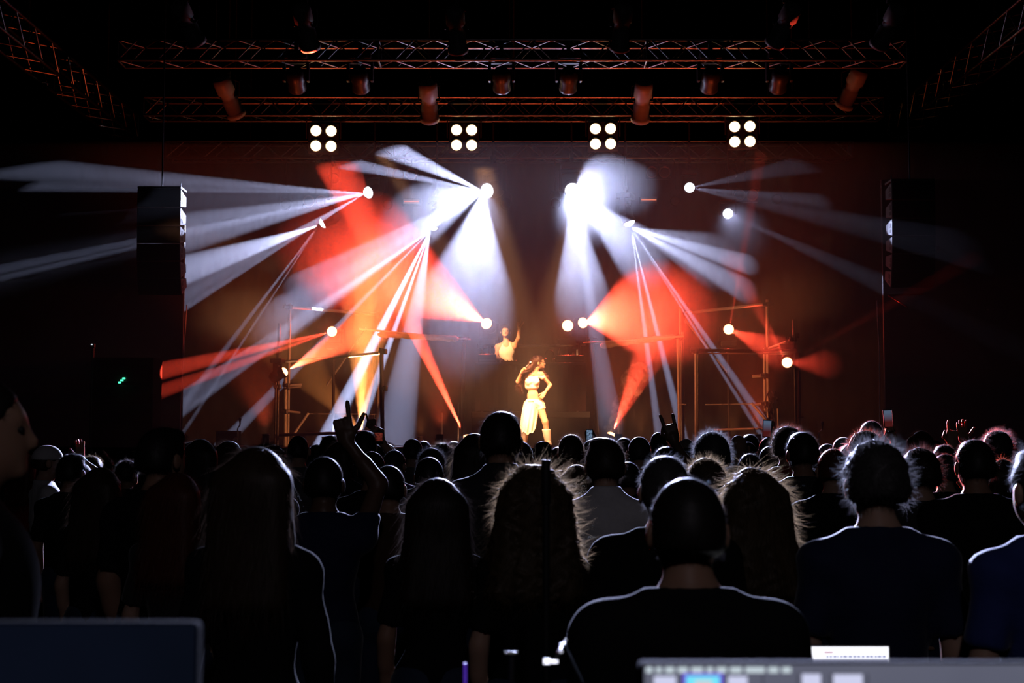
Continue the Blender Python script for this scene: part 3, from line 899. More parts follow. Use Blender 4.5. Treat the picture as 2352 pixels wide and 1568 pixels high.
# headphones lying on the booth beside her head
ch = P(1262, 818, 28.0)
th = thing('headphones', 'pair of shiny headphones standing on the booth beside the dancer\'s head', 'headphones', (ch.x, ch.y, bt))
pts = [ch + Vector((0.085 * math.cos(a), 0, 0.02 + 0.11 * math.sin(a))) for a in [math.pi * k / 12 for k in range(13)]]
put('headband', smooth(MB().tube(pts, 0.010, 8).mesh('headband')), M_FIX, th)
for s in (-1, 1):
    put('ear_cup', smooth(MB().lathe([(0.03, -0.025), (0.048, -0.015), (0.048, 0.015), (0.03, 0.025)], 14, Matrix.Translation((ch.x + s * 0.085, ch.y, bt + 0.05)) @ Matrix.Rotation(math.pi / 2, 4, 'Y')).mesh('ear_cup')), M_CHROME, th)
for x, lab in ((1285, 'small white lamp-neck bottle on the far player deck, taller'), (1317, 'small pale bottle on the far player deck, shorter')):
    c = P(x, 812, 28.1)
    tb = thing('bottle', lab, 'bottle', (c.x, c.y, bt + 0.15))
    hh = 0.16 if x == 1285 else 0.09
    put('glass', smooth(MB().lathe([(0.02, 0), (0.024, 0.01), (0.024, hh * 0.55), (0.010, hh * 0.75), (0.010, hh * 0.95)], 12, Matrix.Translation((c.x, c.y, bt + 0.15))).mesh('bottle_glass')), mat('pale_glass', (0.8, 0.76, 0.7), 0.15, spec=0.8), tb)
    put('cap', smooth(MB().lathe([(0.012, hh * 0.93), (0.012, hh)], 10, Matrix.Translation((c.x, c.y, bt + 0.15))).mesh('bottle_cap')), M_CHROME, tb)
ra, rb = P(1100, 797, 30.0), P(1345, 791, 30.0)
t = thing('safety_rail', 'low red-lit tube railing behind the DJ', 'railing', ((ra.x + rb.x) / 2, 30.0, RISER_Z))
tube_between('rail', ra, rb, 0.028, M_STEEL, t)
for x, y in ((1107, 790), (1327, 789)):
    a = P(x, y, 30.0)
    tube_between('post', a, (a.x, a.y, RISER_Z), 0.03, M_STEEL, t)
    coupler((a.x, a.y, ra.z), t)

# gear at the wings of the stage
c0 = P(520, 990, 26.6)
t = thing('flight_case', 'low black flight case with red glints at the wing below the red streak', 'flight case', (c0.x, 26.6, STAGE_Z))
put('case_body', MB().box((c0.x - 0.2, 26.6, STAGE_Z), (c0.x + 0.2, 27.0, STAGE_Z + 0.30), 0.012).mesh('case_body'), M_FIX, t)
for z in (0.02, 0.28):
    put('edge_rail', MB().box((c0.x - 0.205, 26.59, STAGE_Z + z - 0.012), (c0.x + 0.205, 26.6, STAGE_Z + z + 0.012), 0.002).mesh('edge_rail'), M_ALU, t)
for s in (-1, 1):
    put('corner', smooth(MB().lathe([(0.03, -0.01), (0.03, 0.01)], 10, Matrix.Translation((c0.x + s * 0.17, 26.59, STAGE_Z + 0.15)) @ Matrix.Rotation(math.pi / 2, 4, 'X')).mesh('corner')), M_CHROME, t)


def mic_stand(label, px, pytop, Y, zb, disc=True, tilt=0.05):
    a = P(px, pytop, Y)
    t = thing('microphone_stand', label, 'microphone stand', (a.x, a.y, zb))
    tube_between('pole', (a.x, a.y, zb + 0.02), (a.x, a.y, a.z - 0.05), 0.012, M_CHROME, t, 8)
    put('foot', smooth(MB().lathe([(0.14, 0), (0.14, 0.015), (0.03, 0.03)], 18, Matrix.Translation((a.x, a.y, zb))).mesh('stand_foot')), M_FIX, t)
    tube_between('boom', (a.x, a.y, a.z - 0.06), (a.x + tilt, a.y - 0.05, a.z), 0.010, M_CHROME, t, 8)
    put('microphone', smooth(MB().lathe([(0.012, 0), (0.016, 0.09), (0.026, 0.11), (0.028, 0.135), (0.015, 0.155)], 12, Matrix.Translation((a.x + tilt, a.y - 0.05, a.z - 0.02))).mesh('microphone')), M_FIX_G, t)
    return t


mic_stand('chrome microphone stand beside the flight case at the wing', 546, 976, 26.5, STAGE_Z)
mic_stand('microphone stand with an orange glint at the dark side past the outer scaffold post', 1880, 985, 25.4, STAGE_Z, tilt=0.06)
# cable bundle hanging on the scaffold
cb = thing('cable_bundle', 'hanging bundle of looped cables beside the short diagonal scaffold brace', 'cable', tuple(P(1776, 1000, 27.2)))
for k in range(5):
    R = random.Random(40 + k)
    x0 = 1770 + R.uniform(-5, 10)
    pts = [P(x0 + 7 * math.sin(j * 0.9 + k), 898 + j * 11, 27.2 + R.uniform(-0.06, 0.06)) for j in range(11)]
    put('cable', smooth(MB().tube(pts, 0.012, 6).mesh('cable')), M_FIX, cb)
for k, (x, y) in enumerate(((1774, 915), (1785, 916), (1779, 924), (1775, 966))):
    put('connector', smooth(MB().lathe([(0.02, -0.03), (0.022, 0.02), (0.012, 0.035)], 10, Matrix.Translation(P(x, y, 27.1))).mesh('connector')), M_CHROME, cb)

# amplifier rack with green lights in the dark wing
c = P(279, 878, 22.6)
t = thing('amplifier_rack', 'black amplifier rack with three green indicator lights in the dark wing', 'amplifier', (c.x, c.y, 0))
put('rack_body', MB().box((c.x - 0.5, c.y, 0), (c.x + 0.5, c.y + 0.6, c.z + 0.4), 0.02).mesh('rack_body'), M_DRAPE, t)
for k in range(4):
    put('rack_unit', MB().box((c.x - 0.45, c.y - 0.015, c.z - 0.9 + k * 0.30), (c.x + 0.45, c.y, c.z - 0.65 + k * 0.30), 0.006).mesh('rack_unit'), M_GRILLE, t)
for x, y in ((274, 878), (279, 873), (283.5, 868.5)):
    q = P(x, y, 22.55)
    put('indicator', MB().box((q.x - 0.023, c.y - 0.04, q.z - 0.013), (q.x + 0.023, c.y - 0.014, q.z + 0.013), 0.006).mesh('indicator'), M_GREEN, t)
q = P(211, 791, 22.55)
t = thing('pilot_lamp', 'tiny white pilot lamp high in the dark wing above the green lights', 'lamp', (q.x, 22.6, q.z))
put('housing', MB().box((q.x - 0.04, 22.55, q.z - 0.05), (q.x + 0.04, 22.62, q.z + 0.02), 0.008).mesh('pilot_housing'), M_FIX, t)
put('bulb', MB().box((q.x - 0.012, 22.535, q.z - 0.006), (q.x + 0.012, 22.552, q.z + 0.008), 0.003).mesh('pilot_bulb'), emit('pilot_white', (0.8, 0.9, 1), 1.2), t)
tube_between('mounting_pole', (q.x, 22.6, 0), (q.x, 22.6, q.z - 0.05), 0.025, M_FIX, t, 8)

# ------------------------------------------------------------------ people: bodies grown from blended limbs
def axis_coords(lo, hi, h, fine):
    """grid lines from lo to hi with spacing h, finer inside the fine intervals (a, b, hf)"""
    xs = [lo]
    while xs[-1] < hi:
        x = xs[-1]
        st = h
        for a, b, hf in fine:
            if a - h <= x < b:
                st = min(st, hf)
        xs.append(x + st)
    return np.array(xs, dtype=np.float32)


def blend_field(prims, xs, ys, zs):
    f = np.full((len(xs), len(ys), len(zs)), 0.25, np.float32)
    for p in prims:
        if p[0] == 'cap':
            _, a, b, ra, rb, k = p[:6]
            a, b = np.array(a, np.float32), np.array(b, np.float32)
            rm = max(ra, rb)
            lo, hi = np.minimum(a, b) - rm, np.maximum(a, b) + rm
        else:
            _, c, r, k = p[:4]
            c, r = np.array(c, np.float32), np.array(r, np.float32)
            lo, hi = c - r, c + r
        mg = max(k * 1.2, 0.03)
        i0, i1 = np.searchsorted(xs, lo[0] - mg), np.searchsorted(xs, hi[0] + mg)
        j0, j1 = np.searchsorted(ys, lo[1] - mg), np.searchsorted(ys, hi[1] + mg)
        k0, k1 = np.searchsorted(zs, lo[2] - mg), np.searchsorted(zs, hi[2] + mg)
        if i0 >= i1 or j0 >= j1 or k0 >= k1:
            continue
        X = xs[i0:i1, None, None]
        Y = ys[None, j0:j1, None]
        Z = zs[None, None, k0:k1]
        if p[0] == 'cap':
            d = b - a
            L2 = float(d @ d) + 1e-9
            t = np.clip(((X - a[0]) * d[0] + (Y - a[1]) * d[1] + (Z - a[2]) * d[2]) / L2, 0, 1)
            q = np.sqrt((X - a[0] - t * d[0]) ** 2 + (Y - a[1] - t * d[1]) ** 2 + (Z - a[2] - t * d[2]) ** 2) - (ra + (rb - ra) * t)
        else:
            px, py, pz = (X - c[0]) / r[0], (Y - c[1]) / r[1], (Z - c[2]) / r[2]
            k0_ = np.sqrt(px * px + py * py + pz * pz) + 1e-6
            k1_ = np.sqrt((px / r[0]) ** 2 + (py / r[1]) ** 2 + (pz / r[2]) ** 2) + 1e-6
            q = k0_ * (k0_ - 1) / k1_
        cut = p[6] if p[0] == 'cap' and len(p) > 6 else None
        if cut is not None:
            n, o = cut
            q = np.maximum(q, (X - o[0]) * n[0] + (Y - o[1]) * n[1] + (Z - o[2]) * n[2])
        blk = f[i0:i1, j0:j1, k0:k1]
        if p[0] == 'sub':
            f[i0:i1, j0:j1, k0:k1] = np.maximum(blk, -q)
        else:
            h = np.clip(0.5 + 0.5 * (blk - q) / k, 0, 1)
            f[i0:i1, j0:j1, k0:k1] = blk * (1 - h) + q * h - k * h * (1 - h)
    return f


def surface(f, xs, ys, zs):
    ins = f < 0
    nx, ny, nz = f.shape
    cor = [(0, 0, 0), (1, 0, 0), (0, 1, 0), (1, 1, 0), (0, 0, 1), (1, 0, 1), (0, 1, 1), (1, 1, 1)]
    cnt = np.zeros((nx - 1, ny - 1, nz - 1), np.int8)
    for a, b, c in cor:
        cnt += ins[a:nx - 1 + a, b:ny - 1 + b, c:nz - 1 + c]
    I, J, K = np.nonzero((cnt > 0) & (cnt < 8))
    vals = np.stack([f[I + a, J + b, K + c] for a, b, c in cor], 1)
    acc = np.zeros((len(I), 3), np.float32)
    num = np.zeros(len(I), np.float32)
    for a in range(8):
        for b in range(a + 1, 8):
            ca, cb = np.array(cor[a]), np.array(cor[b])
            if np.abs(ca - cb).sum() != 1:
                continue
            fa, fb = vals[:, a], vals[:, b]
            m = (fa < 0) != (fb < 0)
            t = np.where(m, fa / np.where(m, fa - fb, 1), 0)
            acc += np.where(m[:, None], ca + t[:, None] * (cb - ca), 0)
            num += m
    loc = acc / num[:, None]
    V = np.stack([xs[I] + loc[:, 0] * (xs[I + 1] - xs[I]), ys[J] + loc[:, 1] * (ys[J + 1] - ys[J]), zs[K] + loc[:, 2] * (zs[K + 1] - zs[K])], 1)
    idx = np.full((nx - 1, ny - 1, nz - 1), -1, np.int32)
    idx[I, J, K] = np.arange(len(I))
    quads = []
    for ax in range(3):
        s0 = [slice(None)] * 3
        s1 = [slice(None)] * 3
        s0[ax], s1[ax] = slice(0, -1), slice(1, None)
        A, B = ins[tuple(s0)], ins[tuple(s1)]
        i, j, k = np.nonzero(A != B)
        o = [(1, 2), (2, 0), (0, 1)][ax]
        P0 = np.stack([i, j, k], 1)
        ok = (P0[:, o[0]] > 0) & (P0[:, o[1]] > 0)
        for d in range(3):
            lim = f.shape[d] - 1
            ok &= P0[:, d] < lim
        P0 = P0[ok]
        flip = A[i, j, k][ok]
        e = np.eye(3, dtype=int)
        c = [P0 - e[o[0]] - e[o[1]], P0 - e[o[1]], P0, P0 - e[o[0]]]
        q = np.stack([idx[w[:, 0], w[:, 1], w[:, 2]] for w in c], 1)
        q[~flip] = q[~flip][:, ::-1]
        quads.append(q)
    Q = np.concatenate(quads)
    Q = Q[(Q >= 0).all(1)]
    return V, Q


def np_mesh(name, V, Q, extra=None):
    """mesh from arrays; extra = (verts, tris) of loose strands"""
    nq = len(Q)
    if extra is not None:
        V2, T = extra
        T = T + len(V)
        V = np.concatenate([V, V2])
    else:
        T = np.zeros((0, 3), int)
    me = bpy.data.meshes.new(name)
    me.vertices.add(len(V))
    me.vertices.foreach_set('co', V.astype(np.float32).ravel())
    me.loops.add(nq * 4 + len(T) * 3)
    me.loops.foreach_set('vertex_index', np.concatenate([Q.ravel(), T.ravel()]).astype(np.int32))
    me.polygons.add(nq + len(T))
    st = np.concatenate([np.arange(nq) * 4, nq * 4 + np.arange(len(T)) * 3]).astype(np.int32)
    me.polygons.foreach_set('loop_start', st)
    me.polygons.foreach_set('use_smooth', np.ones(nq + len(T), bool))
    me.update(calc_edges=True)
    me.validate()
    return me


def grow(name, prims, h=0.017, fine=((), (), ()), clip=(), noise=None):
    lo = np.full(3, 9.0)
    hi = np.full(3, -9.0)
    for p in prims:
        if p[0] == 'cap':
            r = max(p[3], p[4])
            for q in (p[1], p[2]):
                lo = np.minimum(lo, np.array(q) - r)
                hi = np.maximum(hi, np.array(q) + r)
        elif p[0] != 'sub':
            lo = np.minimum(lo, np.array(p[1]) - np.array(p[2]))
            hi = np.maximum(hi, np.array(p[1]) + np.array(p[2]))
    lo -= 2.5 * h
    hi += 2.5 * h
    xs, ys, zs = (axis_coords(lo[d], hi[d], h, fine[d]) for d in range(3))
    f = blend_field(prims, xs, ys, zs)
    if noise is not None:
        f = f + noise(xs[:, None, None], ys[None, :, None], zs[None, None, :])
    for n, d in clip:
        f = np.maximum(f, xs[:, None, None] * n[0] + ys[None, :, None] * n[1] + zs[None, None, :] * n[2] - d)
    return surface(f, xs, ys, zs)


def cap(a, b, ra, rb, k=0.03, cut=None):
    return ('cap', tuple(a), tuple(b), ra, rb, k, cut) if cut else ('cap', tuple(a), tuple(b), ra, rb, k)


def ell(c, r, k=0.03):
    return ('ell', tuple(c), tuple(r), k)


def V3(*a):
    return np.array(a, float)


def unit(v):
    return v / (np.linalg.norm(v) + 1e-9)


# finger curls in degrees: thumb handled apart
HANDS = {
    'relaxed': ([25, 30, 34, 38], 20), 'point': ([2, 80, 85, 88], 55), 'horns': ([2, 85, 85, 4], 60), 'lshape': ([2, 78, 84, 86], -25),
    'open': ([6, 2, 4, 8], -30), 'grip': ([62, 66, 68, 70], 40), 'thumb': ([82, 84, 86, 88], -60), 'fist': ([82, 84, 86, 88], 55), 'hip': ([30, 30, 32, 35], 10), 'mic': ([70, 72, 74, 76], 55)}


def hand_prims(wrist, along, palm, side, pose, s=1.0):
    """along: wrist to knuckles; palm: where the palm looks; side: +1/-1 picks the thumb's side = side * (along x palm)"""
    al = unit(np.array(along, float))
    n = unit(np.array(palm, float) - al * np.dot(palm, al))
    th = np.cross(al, n) * side
    w = np.array(wrist, float)
    curls, tc = HANDS[pose]
    pr = [cap(w - al * 0.01, w + al * 0.03 * s, 0.024 * s, 0.026 * s, 0.02)]
    off = (0.030, 0.010, -0.011, -0.031)
    ln = (0.070, 0.078, 0.073, 0.058)
    for o, L, c in zip(off, ln, curls):
        base = w + al * (0.088 * s) + th * (o * s)
        pr.append(cap(w + al * 0.012 * s + th * (o * 0.7 * s), base, 0.016 * s, 0.0125 * s, 0.012))
        a = base
        ang = 0.0
        splay = th * (o * 1.6)
        for frac, add in ((0.48, c), (0.30, c * 1.0), (0.22, c * 0.6)):
            ang += math.radians(add)
            d = unit(al * math.cos(ang) + n * math.sin(ang) + splay * max(0.0, math.cos(ang)) * 2.0)
            b = a + d * (L * frac * s * 1.08)
            pr.append(cap(a, b, 0.0112 * s, 0.0098 * s, 0.005))
            a = b
    t0 = w + al * 0.028 * s + th * 0.028 * s
    ta = math.radians(tc)
    d1 = unit(th * math.cos(ta * 0.5) * 0.8 + al * (0.75 - 0.25 * math.sin(ta)) + n * (0.35 + 0.3 * math.sin(ta)))
    if pose in ('thumb', 'open', 'lshape'):
        d1 = unit(th * 0.75 + al * (0.55 if pose != 'thumb' else 0.2) + n * 0.15)
    t1 = t0 + d1 * 0.042 * s
    d2 = unit(d1 * (0.9 if tc < 0 else 0.35) + al * 0.45 - th * (0.5 if tc > 30 else 0.0) + n * (0.35 if tc > 30 else 0.0))
    if pose == 'thumb':
        d2 = d1
    t2 = t1 + d2 * 0.034 * s
    t3 = t2 + d2 * 0.024 * s
    pr += [cap(w + al * 0.01 * s, t0, 0.018 * s, 0.017 * s, 0.015), cap(t0, t1, 0.015 * s, 0.012 * s, 0.01), cap(t1, t2, 0.0115 * s, 0.0105 * s, 0.006), cap(t2, t3, 0.0105 * s, 0.009 * s, 0.005)]
    return pr


def two_bone(sh, wr, l1, l2, pole):
    sh, wr = np.array(sh, float), np.array(wr, float)
    d = wr - sh
    L = np.linalg.norm(d)
    if L > (l1 + l2) * 0.995:
        wr = sh + unit(d) * (l1 + l2) * 0.995
        d = wr - sh
        L = np.linalg.norm(d)
    a = (l1 * l1 - l2 * l2 + L * L) / (2 * L)
    h = math.sqrt(max(0, l1 * l1 - a * a))
    u = unit(d)
    p = np.array(pole, float)
    p = unit(p - u * np.dot(p, u))
    return sh + u * a + p * h, wr


BUILD = {'m': dict(sh=1.0, w=1.0, hip=1.0, arm=1.0), 'b': dict(sh=1.13, w=1.2, hip=1.1, arm=1.12), 'f': dict(sh=0.86, w=0.84, hip=1.03, arm=0.84)}
ARM_DOWN = ('down',)


def body_parts(build, left=ARM_DOWN, right=ARM_DOWN):
    """prims of a person 1.75 m tall facing +Y; returns dict of lists"""
    b = BUILD[build]
    s, w, hp, ar = b['sh'], b['w'], b['hip'], b['arm']
    hx = 0.178 * s
    head = [ell((0, 0.012, 1.648), (0.077, 0.096, 0.104), 0.02), ell((0, 0.045, 1.585), (0.056, 0.060, 0.058), 0.04), ell((0, 0.092, 1.556), (0.024, 0.018, 0.018), 0.02),
            cap((0, 0.100, 1.655), (0, 0.122, 1.618), 0.010, 0.014, 0.014), ell((0, 0.094, 1.588), (0.024, 0.014, 0.008), 0.008),
            cap((-0.035, 0.088, 1.672), (0.035, 0.088, 1.672), 0.013, 0.013, 0.02),
            ell((-0.090, -0.006, 1.628), (0.0115, 0.025, 0.036), 0.006), ell((0.090, -0.006, 1.628), (0.0115, 0.025, 0.036), 0.006),
            ('sub', (-0.034, 0.112, 1.646), (0.017, 0.014, 0.011), 0.01), ('sub', (0.034, 0.112, 1.646), (0.017, 0.014, 0.011), 0.01)]
    neck = [cap((0, -0.022, 1.44), (0, -0.004, 1.57), 0.056 * (0.5 + 0.5 * ar), 0.052 * (0.5 + 0.5 * ar), 0.035)]
    torso = [ell((0, 0, 1.29), (0.158 * s, 0.108 * w, 0.19), 0.05), cap((-0.125 * s, -0.012, 1.385), (0.125 * s, -0.012, 1.385), 0.058, 0.058, 0.05),
             cap((0, -0.025, 1.50), (-0.150 * s, -0.018, 1.412), 0.044, 0.034, 0.04), cap((0, -0.025, 1.50), (0.150 * s, -0.018, 1.412), 0.044, 0.034, 0.04),
             ell((0, 0.0, 1.09), (0.135 * w * (0.92 if build == 'f' else 1), 0.092 * w, 0.15), 0.06)]
    if build == 'f':
        torso += [ell((-0.07, 0.09, 1.30), (0.055, 0.05, 0.055), 0.03), ell((0.07, 0.09, 1.30), (0.055, 0.05, 0.055), 0.03)]
    pelvis = [ell((0, -0.005, 0.95), (0.165 * hp, 0.115 * hp, 0.125), 0.06), ell((-0.075, -0.06, 0.92), (0.08, 0.07, 0.08), 0.04), ell((0.075, -0.06, 0.92), (0.08, 0.07, 0.08), 0.04)]
    legs = []
    for k in (-1, 1):
        legs += [cap((k * 0.088, 0, 0.90), (k * 0.096, 0.012, 0.49), 0.085 * hp, 0.056, 0.04), cap((k * 0.096, 0.010, 0.49), (k * 0.10, -0.012, 0.09), 0.056, 0.037, 0.03),
                 ell((k * 0.098, -0.025, 0.36), (0.05, 0.052, 0.11), 0.03)]
    feet = []
    for k in (-1, 1):
        feet += [cap((k * 0.10, -0.045, 0.042), (k * 0.112, 0.10, 0.030), 0.040, 0.032, 0.02), cap((k * 0.112, 0.10, 0.028), (k * 0.116, 0.15, 0.024), 0.032, 0.024, 0.02)]
    arms, hands, sl = [], [], {}
    for k, spec in ((-1, left), (1, right)):
        S0 = V3(k * hx, -0.012, 1.388)
        if spec[0] == 'down':
            E, W = V3(k * (hx + 0.055), -0.03, 1.125), V3(k * (hx + 0.06), 0.045, 0.875)
            al, pn, pose = (0, 0.12, -1), (-k, 0.1, 0), 'relaxed'
        else:
            _, wr, pole, al, pn, pose = spec[:6]
            E, W = two_bone(S0, wr, 0.29, 0.26, pole)
        arms += [ell(S0, (0.062 * ar, 0.062 * ar, 0.064 * ar), 0.04), cap(S0, E, 0.052 * ar, 0.041 * ar, 0.03), cap(E, W, 0.041 * ar, 0.028 * ar, 0.025),
                 cap(E + (W - E) * 0.12, E + (W - E) * 0.45, 0.040 * ar, 0.038 * ar, 0.02)]
        hands += hand_prims(W, al, pn, k if spec[0] == 'down' else spec[6] if len(spec) > 6 else k, pose, (1.12 if spec[0] != 'down' else 1.0) * (1.0 if build != 'f' else 0.9))
        sl[k] = (S0, E, W)
    return dict(head=head, neck=neck, torso=torso, pelvis=pelvis, legs=legs, feet=feet, arms=arms, hands=hands, sl=sl, ar=ar, build=build)


def inflate(prims, d):
    out = []
    for p in prims:
        if p[0] == 'cap':
            out.append(('cap', p[1], p[2], p[3] + d, p[4] + d) + tuple(p[5:]))
        elif p[0] == 'ell':
            out.append(('ell', p[1], tuple(q + d for q in p[2]), p[3]))
    return out


def folds(amp, fx, fz, ph=0.0):
    def g(X, Y, Z):
        return (amp * np.sin(fx * X + 7 * Z + ph + 2.0 * np.sin(fz * Z + ph)) * (0.5 + 0.5 * np.sin(fz * Z * 0.6 + 9 * Y + ph))).astype(np.float32)
    return g


_cache = {}


def body_meshes(build, left=ARM_DOWN, right=ARM_DOWN, sleeve='short', top='shirt'):
    key = (build, repr(left), repr(right))
    kb = key + ('body',)
    if kb not in _cache:
        pt = body_parts(build, left, right)
        fx, fy, fz = [(-0.105, 0.105, 0.009)], [(-0.1, 0.13, 0.012)], [(1.5, 1.78, 0.011)]
        hb = [np.array(q[1]) for q in pt['hands']] + [np.array(q[2]) for q in pt['hands']]
        for k in (-1, 1):
            W = pt['sl'][k][2]
            mine = np.array([q for q in hb if np.linalg.norm(q - W) < 0.25])
            raised = W[2] > 1.2
            hf = 0.0062 if raised else 0.011
            fx.append((mine[:, 0].min() - 0.015, mine[:, 0].max() + 0.015, hf))
            fz.append((mine[:, 2].min() - 0.015, mine[:, 2].max() + 0.015, hf))
            if raised:
                fy.append((mine[:, 1].min() - 0.015, mine[:, 1].max() + 0.015, hf))
        pr = []
        for q in ('legs', 'feet', 'pelvis', 'torso', 'arms', 'neck', 'hands', 'head'):
            pr += pt[q]
        V, Q = grow('b', pr, 0.019, (fx, fy, fz))
        _cache[kb] = (np_mesh('person_body', V, Q), pt)
        tr = inflate(pt['pelvis'], 0.012) + inflate(pt['legs'], 0.016)
        for k in (-1, 1):
            tr.append(cap((k * 0.098, -0.005, 0.45), (k * 0.10, -0.012, 0.05), 0.062, 0.055, 0.03))
        V, Q = grow('t', tr, 0.024, clip=[((0, 0, 1), 1.02), ((0, 0, -1), -0.05)])
        _cache[key + ('trousers',)] = np_mesh('trousers', V, Q)
    ks = key + (sleeve, top)
    if ks not in _cache:
        pt = _cache[kb][1]
        ar = pt['ar']
        sh = inflate(pt['torso'], 0.016) + inflate(pt['pelvis'][:1], 0.014)
        sh.append(cap((0, -0.02, 1.45), (0, -0.018, 1.50 if sleeve != 'collar' else 0.0 + 1.545), 0.066, 0.062 if sleeve != 'collar' else 0.064, 0.03))
        for k in (-1, 1):
            S0, E, W = pt['sl'][k]
            u1 = unit(E - S0)
            if sleeve == 'none':
                continue
            sh.append(ell(S0, (0.078 * ar,) * 3, 0.04))
            if sleeve == 'short':
                e = S0 + (E - S0) * 0.80
                sh.append(cap(S0, S0 + (E - S0) * 0.98, 0.068 * ar, 0.064 * ar, 0.03, (tuple(u1), tuple(e))))
            else:
                e = W + (E - W) * 0.06
                sh.append(cap(S0, E, 0.066 * ar, 0.056 * ar, 0.03))
                sh.append(cap(E, W, 0.056 * ar, 0.042 * ar, 0.025, (tuple(unit(W - E)), tuple(e))))
        cl = [((0, 0, -1), -0.84), ((0, 0.10, 1), 1.506 if sleeve != 'collar' else 1.540)]
        V, Q = grow('s', sh, 0.018, clip=cl, noise=folds(0.006, 26, 17, len(_cache)))
        _cache[ks] = np_mesh('shirt', V, Q)
    return _cache[kb][0], _cache[ks], _cache[key + ('trousers',)]


# ------------------------------------------------------------------ hair
def strands(root, dirn, length, width, bend, gen, segs=3):
    """thin tapering blades; returns verts, tris"""
    n = len(root)
    side = np.cross(dirn, gen.normal(size=(n, 3)))
    side /= np.linalg.norm(side, axis=1)[:, None] + 1e-9
    rows = []
    for k in range(segs + 1):
        t = k / segs
        p = root + dirn * (length * t)[:, None] + bend * (t * t)
        wv = side * (width * (1 - t) * 0.5)[:, None]
        if k < segs:
            rows += [p - wv, p + wv]
        else:
            rows += [p]
    Vv = np.stack(rows, 1)
    per = Vv.shape[1]
    tri = []
    for k in range(segs - 1):
        a = 2 * k
        tri += [(a, a + 1, a + 3), (a, a + 3, a + 2)]
    a = 2 * (segs - 1)
    tri.append((a, a + 1, a + 2))
    T = (np.arange(n)[:, None, None] * per + np.array(tri)[None]).reshape(-1, 3)
    return Vv.reshape(-1, 3), T


def vnormals(V, Q):
    n = np.cross(V[Q[:, 2]] - V[Q[:, 0]], V[Q[:, 3]] - V[Q[:, 1]])
    N = np.zeros_like(V)
    for k in range(4):
        np.add.at(N, Q[:, k], n)
    return N / (np.linalg.norm(N, axis=1)[:, None] + 1e-9)


HEADC = np.array((0, 0.0, 1.655))


